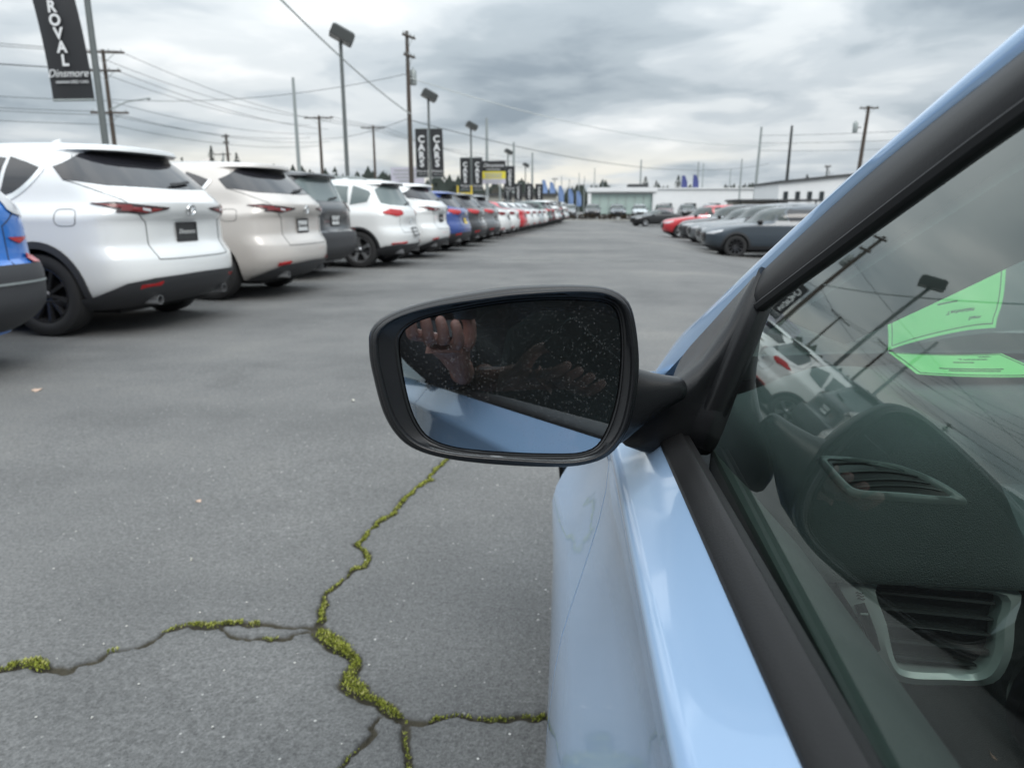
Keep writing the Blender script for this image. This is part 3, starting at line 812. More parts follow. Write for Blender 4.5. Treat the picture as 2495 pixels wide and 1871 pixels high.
def make_car(name, typ, paintname, loc, heading, label, cat='car', group=None, rims='rim_black', style='five', lite=False,
             priv='privacy', front='screen_green', lamp='lens_red', plate='plate', roofrack=False, low='clad', extra=None, glow=None):
    td = T[typ]; sf = td['sf']; p = M[paintname]
    root = empty(name, loc, heading)
    tag(root, label, cat, group)
    body = put('body', typ + 'body', lambda: cut_body(typ, td), root, p)
    P = lambda nm, key, fn, mat: put(nm, typ + key, fn, root, mat)
    du = lambda cols: [(sf.u_of('r', c[0], .5 * (c[1] + c[2])), c[1], c[2]) for c in cols]
    P('rear_window', 'rwin', lambda: slab_mesh('rear_window', M[priv], colpatch(sf, du(td['rwin']), .004)), M[priv])
    wz0, wz1 = td['sf'].zhi - .56, td['sf'].zhi - .105
    W = td['W']
    ws = [('f', -(W - .16), wz0 + .03), ('f', (W - .16), wz0 + .03), ('f', (W - .30), wz1), ('f', -(W - .30), wz1)]
    P('windshield', 'ws', lambda: slab_mesh('windshield', M[front], rowpatch(sf, ws, .004, 8, 14)), M[front])
    for i, q in enumerate(td['side']):
        front_pane = i == len(td['side']) - 1
        for sg in (0, 1):
            P('side_window', 'sw%d%d' % (i, sg), lambda: slab_mesh('side_window', M[priv], both(rowpatch(sf, q, .005, 7, 7))[sg]), M[front] if front_pane else M[priv])
    if td['chrome']:
        for sg in (0, 1):
            P('window_trim', 'ch%d' % sg, lambda: slab_mesh('window_trim', M['chrome'], both(strip(sf, td['chrome'], .045, .007))[sg]), M['chrome'])
    for sg in (0, 1):
        tl = P('tail_light', 'tl%d' % sg, lambda: slab_mesh('tail_light', M[lamp], both(rowpatch(sf, td['lamp'], .012, 7, 12))[sg]), M['lens_dark'] if td['lamp2'] and typ != 'crossover' else M[lamp])
        if not lite:
            for j, q in enumerate(td['lamp2']):
                put('lamp_lens', typ + 'l2%d%d' % (j, sg), lambda: slab_mesh('lamp_lens', M[lamp], both(rowpatch(sf, q, .016, 4, 6))[sg]), tl, M[lamp])
            if td['lamp2'] and typ in ('suv', 'suv_painted'):
                put('reversing_lens', typ + 'l3%d' % sg, lambda: slab_mesh('reversing_lens', M['lens_clear'], both(rowpatch(sf, [('r', .60, 1.10), ('r', .53, 1.098), ('r', .53, 1.068), ('r', .6, 1.07)], .019, 3, 3))[sg]), tl, M['lens_clear'])
                put('lamp_lens', typ + 'l4%d' % sg, lambda: slab_mesh('lamp_lens', M[lamp], both(rowpatch(sf, [('s', .40, 1.138), ('s', .16, 1.130), ('s', .15, 1.085), ('s', .22, 1.095)], .016, 4, 6))[sg]), tl, M[lamp])
        hz = sf.zhi * .47
        hl = [('f', .44, hz + .015), ('f', .72, hz + .07), ('s', td['L'] - .55, hz + .11), ('s', td['L'] - .52, hz + .06), ('f', .74, hz - .02), ('f', .50, hz - .02)]
        P('headlight', 'hl%d' % sg, lambda: slab_mesh('headlight', M['lens_clear'], both(rowpatch(sf, hl, .010, 6, 9))[sg]), M['lens_clear'])
    gr = [('f', -.42, hz + .02), ('f', .42, hz + .02), ('f', .46, hz - .14), ('f', .34, hz - .26), ('f', -.34, hz - .26), ('f', -.46, hz - .14)]
    P('grille', 'gr', lambda: slab_mesh('grille', M['gloss_black'], rowpatch(sf, gr, .012, 8, 12)), M['gloss_black'])
    P('lower_bumper', 'low', lambda: slab_mesh('lower_bumper', M['clad'], colpatch(sf, td["low"], .017, 10, 7)), M[low])
    P('front_bumper', 'flow', lambda: slab_mesh('front_bumper', M['clad'], colpatch(sf, [(2.2, .25, .30), (2.5, .25, .36), (3, .25, .36), (3.5, .25, .36), (3.8, .25, .30)], .010)), M['clad'])
    y, z, w, h = td['refl']
    for sg in (0, 1):
        P('reflector', 'rf%d' % sg, lambda: slab_mesh('reflector', M['lens_bright'], both(rowpatch(sf, [('r', y - w, z - h * .4), ('r', y - w * .9, z + h * .6), ('r', y + w, z + h * .2), ('r', y + w * .95, z - h)], .018, 3, 5))[sg]), M['lens_bright'])
        P('sill', 'si%d' % sg, lambda: slab_mesh('sill', M['clad'], both(rowpatch(sf, [('s', td['ra'] + td['R'] + .06, .25), ('s', td['ra'] + td['R'] + .06, .36), ('s', td['fa'] - td['R'] - .06, .36), ('s', td['fa'] - td['R'] - .06, .25)], .012, 3, 10))[sg]), M['clad'] if td['arch'] else p)
    # door mirrors
    def dm(sg):
        b = MB(); c = sf.S(sf.u_of('s', td['L'] - 1.62, sf.zhi * .665), sf.zhi * .665)
        c = Vector((c.x, sg * (abs(c.y) + .12), c.z + .04)); rings = []
        for dx, k in ((-.07, .7), (-.06, 1), (.0, 1), (.07, .7), (.10, .25)):
            rings.append([c + Vector((dx, .115 * k * math.cos(a) , .08 * k * math.sin(a))) for a in [2 * PI * i / 14 for i in range(14)]])
        b.loft(rings); b.tube([c + Vector((0, -sg * .08, -.03)), c + Vector((.02, -sg * .22, -.07))], .022)
        return b.mesh('door_mirror', M['gloss_black'])
    for sg in (1, -1):
        P('door_mirror', 'dm%d' % sg, lambda: dm(sg), M['gloss_black'] if typ != 'sedan' else p)
    # wheels
    for xa, fr in ((td['ra'], 0), (td['fa'], 1)):
        for sg in (1, -1):
            key = '%s%s' % (typ, style)
            if ('w', key) not in MESH:
                tm, rb, hm = wheel_meshes(td['R'], .225, style)
                MESH[('w', key)] = (tm, rb.mesh('rim', M['rim_black'], angle=30), hm)
            tm, rm, hm = MESH[('w', key)]
            wh = link('wheel', hm, root, (xa, sg * (td['W'] - .125), td['R']), (0, 0.4 * xa + sg, 0 if sg > 0 else PI))
            link('tyre', tm, wh)
            o = link('rim', rm, wh); o.material_slots[0].link = 'OBJECT'; o.material_slots[0].material = M[rims]
    if td['arch']:
        def arch(xa, sg):
            rows, rin = [], []
            for k in range(25):
                a = R_(-16 + 212 * k / 24); row, ri = [], []
                for rr_ in (td['R'] + .040, td['R'] + .045 + td['arch'] * .5, td['R'] + .045 + td['arch']):
                    x, zz = xa + rr_ * math.cos(a), max(td['R'] + rr_ * math.sin(a), .25)
                    u = sf.u_of('s', x, zz); row.append(sf.P(u, zz, .014)); ri.append(sf.P(u, zz, -.02))
                rows.append(row); rin.append(ri)
            o = both((rows, rin))[sg]
            return slab_mesh('wheel_arch_trim', M['clad'], o)
        for j, xa in enumerate((td['ra'], td['fa'])):
            for sg in (0, 1):
                P('wheel_arch_trim', 'ar%d%d' % (j, sg), lambda: arch(xa, sg), M['clad'])
    y, z, w, h = td['plate']
    pl = P('licence_plate', 'pl', lambda: slab_mesh('licence_plate', M['plate'], rowpatch(sf, [('r', -w / 2, z - h / 2), ('r', -w / 2, z + h / 2), ('r', w / 2, z + h / 2), ('r', w / 2, z - h / 2)], .014, 3, 3)), M[plate])
    if not lite:
        def plate_frame():
            b = MB(); n = sf.N(0, z); c = sf.S(0, z) + n * .017
            X = Vector((0, -1, 0)); Z = n.cross(X).normalized(); Z = Z if Z.z > 0 else -Z
            rot = Matrix((X, Z, n)).transposed()
            for dx, dz, a, b_ in ((0, h / 2, w + .02, .022), (0, -h / 2, w + .02, .022), (-w / 2, 0, .014, h), (w / 2, 0, .014, h)):
                b.box(c + X * dx + Z * dz, (a, b_, .008), rot)
            return b.mesh('plate_frame', M['plate_white'], smooth=False)
        put('plate_frame', typ + 'plf', plate_frame, pl, M['gap'])
        n = sf.N(0, z); c = sf.S(0, z) + n * .017
        if ('txt', typ) not in MESH: MESH[('txt', typ)] = text_mesh('Dinsmore', .062, M['plate_white'], .001, .35)
        tx = link('lettering', MESH[('txt', typ)], pl)
        X = Vector((0, -1, 0)); Zv = n.cross(X); Zv = Zv if Zv.z > 0 else -Zv
        tx.matrix_local = Matrix.Translation(c) @ Matrix((X, Zv, n)).transposed().to_4x4()
        tx.material_slots[0].link = 'OBJECT'; tx.material_slots[0].material = M['plate_white'] if plate == 'plate' else M['gap']
        # seams, handles, wiper, badge
        rw = td['rwin']
        SE = []
        def seams():
            uw = .70 * W; zt = rw[-1][1]
            pts = [('r', uw, sf.zhi - .14), ('r', .93 * W - .06, zt), ('r', .78 * W, zt - .16), ('r', .60 * W, .98), ('r', .60 * W, .80), ('r', .58 * W, .66)]
            SE.extend(both(strip(sf, pts, .007, .0015)))
            SE.append(strip(sf, [('r', -.58 * W, .66), ('r', -.3, .655), ('r', .3, .655), ('r', .58 * W, .66)], .007, .0015))
            x1 = td['ra'] + td['R'] + .12
            for pts in ([('s', x1 + .02, .40), ('s', x1 - .05, .75), ('s', x1 - .14, 1.1)], [('s', x1 + .72, .38), ('s', x1 + .70, .8), ('s', x1 + .68, 1.12)], [('s', td['fa'] - td['R'] - .12, .38), ('s', td['fa'] - td['R'] - .10, .7), ('s', td['fa'] - td['R'] - .16, 1.03)]):
                SE.extend(both(strip(sf, pts, .007, .0015)))
        if (typ + 'seam0') not in MESH: seams()
        for j in range(9): P('panel_seam', 'seam%d' % j, lambda: slab_mesh('panel_seam', M['gap'], SE[j]), M['gap'])
        if td['fuel']:
            fx, fz, fw, fh = td['fuel']
            def fuel():
                b = MB(); pts = [('s', fx + fw / 2 * math.copysign(abs(math.cos(a)) ** .55, math.cos(a)), fz + fh / 2 * math.copysign(abs(math.sin(a)) ** .55, math.sin(a))) for a in [2 * PI * k / 32 for k in range(33)]]
                b.slab(*strip(sf, pts, .006, .0015, 2)); return b.mesh('fuel_door', M['gap'])
            P('fuel_door', 'fuel', fuel, M['gap'])
        P('wiper', 'wip', lambda: slab_mesh('wiper', M['rubber'], strip(sf, [('r', -.28, rw[3][1] + .06), ('r', .02, rw[3][1] + .03), ('r', .08, rw[3][1] + .02)], .03, .025)), M['rubber']) if typ != 'sedan' else None
        if typ != 'sedan':
            zsp = sf.zhi - .10
            P('spoiler_shade_strip', 'spu', lambda: slab_mesh('spoiler_shade_strip', M['gloss_black'], colpatch(sf, [(sf.u_of('r', q, zsp), zsp - .035, zsp + .004) for q in (-.56, -.3, 0, .3, .56)], .012)), M['gloss_black'])  # black strip that colours in the shadow beneath the spoiler lip
        def badge():
            b = MB(); zb = td['plate'][1] + .20; n = sf.N(0, zb); c = sf.S(0, zb) + n * .008
            X = Vector((0, -1, 0)); Z = n.cross(X).normalized(); Z = Z if Z.z > 0 else -Z
            ring = [c + X * .062 * math.cos(2 * PI * k / 24) + Z * .048 * math.sin(2 * PI * k / 24) for k in range(25)]
            b.tube(ring, .007, 6, cap=False)
            b.tube([c + X * -.055 + Z * .018, c + X * -.02 + Z * .006, c + Z * -.022, c + X * .02 + Z * .006, c + X * .055 + Z * .018], .006, 6)
            return b.mesh('badge', M['chrome'])
        if typ != 'boxy_suv': P('badge', 'bdg', badge, M['chrome'])
        elif paintname == 'blue':
            P('trail_badge', 'tbd', lambda: slab_mesh('trail_badge', M['lens_bright'], rowpatch(sf, [('r', -.80, .905), ('r', -.72, .895), ('r', -.69, .875), ('r', -.66, .895), ('r', -.58, .905), ('r', -.63, .88), ('r', -.69, .862), ('r', -.75, .88)], .010, 5, 6)), M['lens_bright'])
            P('bumper_strip', 'bst', lambda: slab_mesh('bumper_strip', M['metal_grey'], colpatch(sf, [(-1.0, .585, .60), (-.6, .60, .615), (0, .60, .615), (.6, .60, .615), (1.0, .585, .60)], .024, 2, 6)), M['metal_grey'])
        def tail_pipe(sg):
            b = MB(); b.lathe([(.038, 0), (.042, 0), (.042, .16), (.036, .16), (.034, .02)], 'Y', 20)
            m = b.mesh('exhaust_tip', M['rim_silver']); m.transform(Matrix.Translation((.10, sg * .52, .30)) @ Matrix.Rotation(-PI / 2, 4, 'Z')); return m
        for sg in (() if typ == 'boxy_suv' else (1, -1)): P('exhaust_tip', 'ex%d' % sg, lambda: tail_pipe(sg), M['rim_silver'])
        def handle(i, sg):
            x = td['ra'] + td['R'] + .32 + i * .95; b = MB()
            b.slab(*both(strip(sf, [('s', x - .1, .985), ('s', x + .1, .985)], .035, .028))[sg]); return b.mesh('door_handle', p)
        for i in (0, 1):
            for sg in (0, 1): P('door_handle', 'dh%d%d' % (i, sg), lambda: handle(i, sg), p)
    if roofrack:
        for sg in (1, -1):
            P('roof_rail', 'rr%d' % sg, lambda: (lambda b: (b.tube([(.75, sg * .56, sf.zhi - .05), (.85, sg * .56, sf.zhi + .005), (1.6, sg * .57, sf.zhi + .03), (2.3, sg * .56, sf.zhi + .005), (2.4, sg * .56, sf.zhi - .05)], .018), b.mesh('roof_rail', M['metal_grey'])))(MB())[1], M['metal_grey'])
    # antenna fin
    P('antenna_fin', 'fin', lambda: (lambda b: (b.loft([[(1.35, .03, sf.zhi - .012), (1.35, -.03, sf.zhi - .012), (1.55, -.012, sf.zhi - .012), (1.55, .012, sf.zhi - .012)], [(1.33, .006, sf.zhi + .055), (1.33, -.006, sf.zhi + .055), (1.37, -.004, sf.zhi + .05), (1.37, .004, sf.zhi + .05)]]), b.mesh('antenna_fin', p)))(MB())[1], p) if not lite else None
    # under-body
    P('underbody', 'ub', lambda: (lambda b: (b.box((td['L'] / 2, 0, .25), (td['L'] - .9, 2 * (td['W'] - .32), .14)), b.mesh('underbody', M['well'], smooth=False)))(MB())[1], M['well'])
    return root
# ------------------------------------------------------------------ the blue hatchback beside the camera
XC = .833                                   # centre line of the blue car
def gx(y, z): return .105 + .0428 * (y - .213) + .3655 * (z - .917) + .28 * (z - .98) ** 2 - .0011
def onw(y, z, off=0.0):
    """point on the side-glass surface, off metres outwards"""
    return Vector((gx(y, z) - off * .93, y + off * .04, z + off * .36))
def belt(y): return .905 - .035 * (y - .213) - (.34 * ((y - .85) / 1.35) ** 1.3 if y > .85 else 0) - (.02 * ((-1.5 - y)) if y < -1.5 else 0)
SIDE = [(.0827, .905), (.0745, .8955), (.0640, .8840), (.0540, .8730), (.0482, .8672), (.0461, .8628), (.0464, .8570), (.0480, .8470), (.0486, .8300), (.0460, .8000), (.0395, .7680), (.0305, .7350), (.0205, .7000),
        (.0100, .6650), (.0, .6300), (-.0075, .59), (-.0128, .545), (-.0160, .505), (-.0168, .47), (-.0145, .42), (-.006, .36), (.004, .30), (.012, .25), (.05, .205)]
def plan(y):
    if y > 1.45:
        t = min((y - 1.45) / .75, 1); return .845 * (1 - (1 - t ** 2.5) ** (1 / 2.5))
    if y < -1.7:
        t = min((-1.7 - y) / .88, 1); return .845 * (1 - (1 - t ** 3) ** (1 / 3))
    return 0
def side(i, y, inset=0.0):
    x, z = SIDE[i]
    wt = sstep(z, .50, .80)
    for yw in (1.31, -1.47):
        x -= .028 * math.exp(-((y - yw) / .32) ** 2 - ((z - .655) / .095) ** 2)      # swell over the wheel arches
    z = z + (belt(y) - .905) * wt
    return Vector((min(x + inset - .011 * (y - .213) + plan(y), XC), y, z))
def mir(p): return Vector((2 * XC - p[0], p[1], p[2]))
def yg(z): return float(np.interp(z, [.2, .3, .55, .69, .81, .92], [.64, .655, .69, .73, .76, .775]))

hero = empty('parked_car', (0, 0, 0))
tag(hero, 'sky blue hatchback close up with its black door mirror folded out', 'car')
hero_parts = []
def hp(b, name, mats, **k):
    o = b.build(name, mats, hero, **k); return o

M['black_plastic'] = plain('textured_black_plastic', (.013, .0135, .015), .27, nscale=30, var=.15, bump=.10, bscale=900, spec=.36)
M['trim_plastic'] = plain('matt_dark_grey_plastic', (.010, .0097, .0100), .42, nscale=40, var=.12, bump=.10, bscale=700, spec=.28)
M['liner'] = plain('grey_headliner', (.20, .205, .205), .9)
M['pillar_trim'] = plain('pale_grey_pillar_trim', (.45, .46, .45), .7)
M['frame_black'] = plain('matt_black_door_frame', (.014, .014, .015), .38, nscale=30, var=.1, bump=.06, bscale=800, spec=.18)

def panel(name, y0f, y1f, sg, ny=26, i0=0, i1=None, mat='hero', cut=None):
    i1 = len(SIDE) - 1 if i1 is None else i1
    ro, ri = [], []
    for k in range(ny + 1):
        row, rin = [], []
        for i in range(i0, i1 + 1):
            z = SIDE[i][1]
            y = y0f(z) + (y1f(z) - y0f(z)) * k / ny
            p, q = side(i, y), side(i, y, .010)
            if i == i0: q = q + Vector((.004, 0, -.004))
            row.append(p if sg > 0 else mir(p)); rin.append(q if sg > 0 else mir(q))
        ro.append(row); ri.append(rin)
    b = MB(); b.slab(ro, ri)
    me = b.mesh(name, [M[mat], M['well']], angle=50)
    if cut is not None:
        n, r = 36, .335
        cm = MB(); yy, zz = cut
        a = [((-.066 if sg > 0 else 2 * XC + .066), yy + r * math.cos(2 * PI * k / n), zz + r * math.sin(2 * PI * k / n)) for k in range(n)]
        c = [((.25 if sg > 0 else 2 * XC - .25), p[1], p[2]) for p in a]
        cm.loft([a, c], True, True, 1)
        o1 = link('t', me); o2 = link('t2', cm.mesh('c', [M[mat], M['well']], smooth=False))
        md = o1.modifiers.new('b', 'BOOLEAN'); md.object = o2; md.operation = 'DIFFERENCE'; md.solver = 'EXACT'
        me = bpy.data.meshes.new_from_object(o1.evaluated_get(bpy.context.evaluated_depsgraph_get())); me.name = name
        bpy.data.objects.remove(o1); bpy.data.objects.remove(o2)
    return link(name, me, hero)
FW, RW = (1.31, .30), (-1.47, .30)
for sg in (1, -1):
    panel('front_fender', lambda z: yg(z) + .004, lambda z: 2.199, sg, 48, cut=FW)
    fd = panel('front_door', lambda z: -.470, lambda z: yg(z), sg, 40)
    rd = panel('rear_door', lambda z: -1.28 + .22 * sstep(.45 - z, 0, .2), lambda z: -.474, sg, 24)
    panel('quarter_panel', lambda z: -2.579, lambda z: -1.284 + .22 * sstep(.45 - z, 0, .2), sg, 40, cut=RW)
    # door handles
    for d, y in ((fd, -.33), (rd, -1.10)):
        b = MB(); p0, p1 = side(13, y - .09) , side(13, y + .09)
        b.tube([p0 + Vector((.004, 0, 0)), p0 + Vector((-.026, .02, 0)), (p0 + p1) / 2 + Vector((-.032, 0, 0)), p1 + Vector((-.026, -.02, 0)), p1 + Vector((.004, 0, 0))], .011, 8)
        if sg < 0: b.v = [tuple(mir(p)) for p in b.v]
        b.build('handle', M['hero'], d)
# dark shell behind the panel gaps
b = MB()
ys = np.linspace(-2.54, 2.15, 66)
b.loft([[side(i, y, .016) for i in range(7, 20)] for y in ys if -1.10 < y < .75], False, False)
b.loft([[mir(side(i, y, .016)) for i in range(7, 20)] for y in ys if -1.10 < y < .75], False, False)
b.box((XC, -.4, .23), (1.45, 3.6, .06))
hp(b, 'floor_pan', M['well'])
# bonnet
rows, rin = [], []
for j in range(17):
    row = []
    for k in range(19):
        t = k / 18; s = 1 - (2 * t - 1) ** 2; ya = .985 + .33 * s; y = ya + (2.19 - ya) * j / 16
        x0 = side(0, y).x + .003; row.append(Vector((x0 + (2 * XC - 2 * x0) * t, y, belt(y) + .004 + .045 * s)))
    rows.append(row); rin.append([p - Vector((0, 0, .012)) for p in row])
b = MB(); b.slab(rows, rin); hp(b, 'bonnet', M['hero'])
# wheels
htm, hrb, hhm = wheel_meshes(.30, .19, 'five'); hrm = hrb.mesh('rim', M['rim_silver'], angle=30)
for yy in (FW[0], RW[0]):
    for sg in (1, -1):
        wh = link('wheel', hhm, hero, (XC - sg * (.715 if yy > 0 else .74), yy, .30), (0, 0, R_(90) if sg > 0 else R_(-90)))
        link('tyre', htm, wh); link('rim', hrm, wh)

# belt moulding under the side glass
def moulding(y0, y1, sg, parent):
    b = MB(); rows = []
    for y in np.linspace(y0, y1, 24):
        bz = belt(y); o = -.011 * (y - .213)
        pr = [(.0822, -.006), (.0812, -.001), (.0818, .0020), (.0838, .0040), (.0880, .0064), (.0930, .0090), (.0965, .0106), (.0978, .0108), (.0986, .0098), (.0992, .0084), (.1040, .0080), (.1050, -.01), (.09, -.014)]
        row = [Vector((x + o + .006 * (y - .213) * (k / 12), y, bz + dz)) for k, (x, dz) in enumerate(pr)]
        rows.append(row if sg > 0 else [mir(p) for p in row])
    b.loft(rows, True, True)
    return b.build('belt_moulding', M['trim_plastic'], parent, angle=30)
def seal(y0, y1, sg, parent):
    b = MB(); rows = []
    for y in np.linspace(y0, y1, 20):
        z = belt(y) + .006
        c = onw(y, z + .002, .0)
        row = [c + Vector((dx, 0, dz)) for dx, dz in ((-.0018, -.012), (-.0026, -.001), (-.0012, .0012), (.0015, .0016), (.004, -.001), (.005, -.012))]
        rows.append(row if sg > 0 else [mir(p) for p in row])
    b.loft(rows, True, True)
    return b.build('glass_seal', M['rubber'], parent)

# side glass
def hero_glass(name, c_tr, extra=0.0):
    t = NT(name); t.t.nodes.remove(t.b)
    fr = t.n('ShaderNodeFresnel'); fr.inputs['IOR'].default_value = 1.52
    f2 = t.math('DIVIDE', t.math('MULTIPLY', fr.outputs[0], 1.65), t.math('ADD', fr.outputs[0], 1.0))   # both faces of the pane
    tr = t.n('ShaderNodeBsdfTransparent'); tr.inputs[0].default_value = (*c_tr, 1)
    gl = t.n('ShaderNodeBsdfGlossy'); gl.inputs['Roughness'].default_value = 0.0; gl.inputs[0].default_value = (.93, 1, .98, 1)
    mx = t.n('ShaderNodeMixShader'); t.l(f2, mx.inputs[0]); t.l(tr.outputs[0], mx.inputs[1]); t.l(gl.outputs[0], mx.inputs[2])
    # dried drops and dust
    v = t.vor(420); dots = t.ramp(v.outputs['Distance'], [(.05, .5), (.13, 0.0)])
    msk = t.ramp(t.noise(16, 4, .65), [(.5, 0.0), (.75, 1.0)])
    mp = t.n('ShaderNodeMapping'); t.l(t.coord(), mp.inputs[0]); mp.inputs['Rotation'].default_value = (.5, 0, 0); mp.inputs['Scale'].default_value = (30, 900, 40)
    stk = t.ramp(t.noise(1, 3, .6, mp.outputs[0]), [(.58, 0.0), (.8, .22)])
    df = t.n('ShaderNodeBsdfDiffuse'); df.inputs[0].default_value = (.5, .5, .48, 1)
    m2 = t.n('ShaderNodeMixShader')
    dust = t.math('ADD', t.math('MULTIPLY', t.math('MAXIMUM', t.math('MULTIPLY', dots, msk), t.math('MULTIPLY', stk, msk)), .5), .006 + extra)
    t.l(dust, m2.inputs[0]); t.l(mx.outputs[0], m2.inputs[1]); t.l(df.outputs[0], m2.inputs[2])
    t.l(m2.outputs[0], t.out.inputs[0])
    return t.m
M['side_glass'] = hero_glass('dusty_green_side_glass', (.70, .88, .82))
M['rear_glass'] = hero_glass('dark_rear_side_glass', (.40, .48, .46))
M['wind_glass'] = hero_glass('green_windscreen_glass', (.84, .94, .91))

G_EDGE = [(.612, 1.016), (.609, 1.018), (.503, 1.070), (.414, 1.112), (.352, 1.141), (.21, 1.202), (.05, 1.258), (-.15, 1.312), (-.46, 1.354)]
R_EDGE = [(-.52, 1.357), (-.80, 1.360), (-1.05, 1.33), (-1.23, 1.235)]
def pane(y0, y1, top, sg, name, mat, parent, ny=30, nz=10):
    ys = sorted(set(np.linspace(y0, y1, ny)))
    tops = sorted(top); rows = []
    for y in ys:
        zt = float(np.interp(y, [q[0] for q in tops], [q[1] for q in tops])); zb = belt(y) + .004
        row = [onw(y, zb + (zt - zb) * k / nz) for k in range(nz + 1)]
        rows.append(row if sg > 0 else [mir(p) for p in row])
    b = MB(); b.grid(rows)
    o = b.build(name, M[mat], parent, angle=80)
    return o
def ribbon(ca, cb, offs, sg, name, mat, parent, n=6, deep=.02):
    """solid strip on the glass surface between edge curves ca and cb; offs: outward height across its width"""
    A = catmull([(0, *q) for q in ca], n); B = catmull([(0, *q) for q in cb], n); b = MB(); rows = []
    m = len(A)
    for i in range(m):
        j = i / (m - 1) * (len(B) - 1); j0 = min(int(j), len(B) - 2)
        bb = B[j0].lerp(B[j0 + 1], j - j0); a = A[i]; row = []
        for k, o in enumerate(offs):
            t = k / (len(offs) - 1); row.append(onw(a.y + (bb.y - a.y) * t, a.z + (bb.z - a.z) * t, o))
        row.append(onw(bb.y, bb.z, -deep)); row.append(onw(a.y, a.z, -deep))
        rows.append(row if sg > 0 else [mir(p) for p in row])
    b.loft(rows, True, True)
    return b.build(name, M[mat], parent, angle=40)
F_IN = [(.612, 1.012), (.501, 1.062), (.410, 1.105), (.347, 1.134), (.205, 1.194), (.05, 1.25), (-.15, 1.305), (-.46, 1.347), (-.80, 1.352), (-1.05, 1.322), (-1.235, 1.225)]
F_OUT = [(.640, 1.034), (.512, 1.0995), (.440, 1.131), (.372, 1.158), (.22, 1.223), (.05, 1.285), (-.15, 1.338), (-.46, 1.380), (-.80, 1.385), (-1.08, 1.352), (-1.30, 1.24)]
P_IN = [(.965, .862), (.825, .937), (.742, .979), (.632, 1.0385), (.512, 1.1005), (.372, 1.1595), (.22, 1.225), (.05, 1.287), (-.15, 1.340), (-.46, 1.382), (-.80, 1.387), (-1.10, 1.354), (-1.45, 1.20), (-1.75, .98)]
P_OUT = [(1.0, .890), (.93, .944), (.835, .985), (.715, 1.043), (.560, 1.118), (.410, 1.1925), (.25, 1.262), (.07, 1.325), (-.14, 1.378), (-.46, 1.420), (-.82, 1.425), (-1.2, 1.395), (-1.68, 1.25), (-2.05, .98)]
P_OUT = [(1.0, .872), (.93, .928), (.835, .970), (.718, 1.0225), (.530, 1.1105), (.389, 1.177), (.24, 1.245), (.07, 1.307), (-.14, 1.362), (-.46, 1.405), (-.82, 1.41), (-1.2, 1.38), (-1.68, 1.25), (-2.05, .98)]
for sg in (1, -1):
    moulding(.612, -.466, sg, hero); moulding(-.478, -1.30, sg, hero)
    gw = pane(-.46, .608, G_EDGE, sg, 'side_window', 'side_glass', hero, 60, 14)
    pane(-1.22, -.52, R_EDGE, sg, 'side_window', 'rear_glass', hero, 24, 8)
    ribbon(F_IN, F_OUT, (.004, .0075, .0085, .0085, .008, .006), sg, 'door_frame', 'frame_black', hero)
    ribbon([(q[0], q[1]) for q in F_IN], [(q[0] - .004, q[1] - .004) for q in F_IN], (.005, .006, .003), sg, 'window_seal', 'rubber', hero, deep=.006)
    ribbon(F_OUT, [(q[0] + .002, q[1] + .003) for q in F_OUT], (-.004, -.004), sg, 'door_gap', 'rubber', hero, deep=.02)
    ribbon(P_IN, P_OUT, (.001, .0065, .009, .0085, .006, .001), sg, 'roof_pillar', 'hero', hero, deep=.045)
    ribbon([(q[0] - .006, q[1] - .004) for q in F_IN], [(q[0] + .03, q[1] + .02) for q in P_OUT[3:]], (-.022, -.024, -.030, -.040), sg, 'pillar_trim', 'pillar_trim', hero, deep=.075)
    ribbon([(-.465, .93), (-.465, 1.345)], [(-.515, .93), (-.515, 1.348)], (.006, .007, .006), sg, 'centre_pillar', 'gloss_black', hero, deep=.03)
# roof skin and rear
rows, rin = [], []
for y in np.linspace(-.02, -1.75, 22):
    zt = float(np.interp(y, [-1.75, -1.2, -.82, -.46, -.14, .0], [1.235, 1.375, 1.408, 1.402, 1.355, 1.325])); x0 = gx(y, zt) + .004; row = []
    for k in range(17):
        t = k / 16; row.append(Vector((x0 + (2 * XC - 2 * x0) * t, y, zt + .055 * (1 - (2 * t - 1) ** 2) ** .8)))
    rows.append(row); rin.append([p - Vector((0, 0, .012)) for p in row])
b = MB(); b.slab(rows, rin); hp(b, 'roof', M['hero'])
b = MB(); b.slab([[p - Vector((0, 0, .018)) for p in r] for r in rows], [[p - Vector((0, 0, .035)) for p in r] for r in rows]); hp(b, 'headliner', M['liner'])
rows = []
for k in range(9):
    t = k / 8; y = -1.75 - .42 * t; zt = 1.235 - .32 * t; x0 = gx(y, zt) + .005
    rows.append([Vector((x0 + (2 * XC - 2 * x0) * i / 12, y - .06 * (1 - (2 * i / 12 - 1) ** 2), zt + .02)) for i in range(13)])
b = MB(); b.slab(rows, [[p + Vector((0, .01, -.012)) for p in r] for r in rows]); hp(b, 'rear_window', M['privacy'])
rows = []
for y in np.linspace(-1.25, -2.575, 12):
    x0 = side(0, y).x + .003; rows.append([Vector((x0 + (2 * XC - 2 * x0) * i / 8, y, belt(y) + .002)) for i in range(9)])
b = MB(); b.slab(rows, [[p - Vector((0, 0, .01)) for p in r] for r in rows]); hp(b, 'parcel_deck', M['hero'])
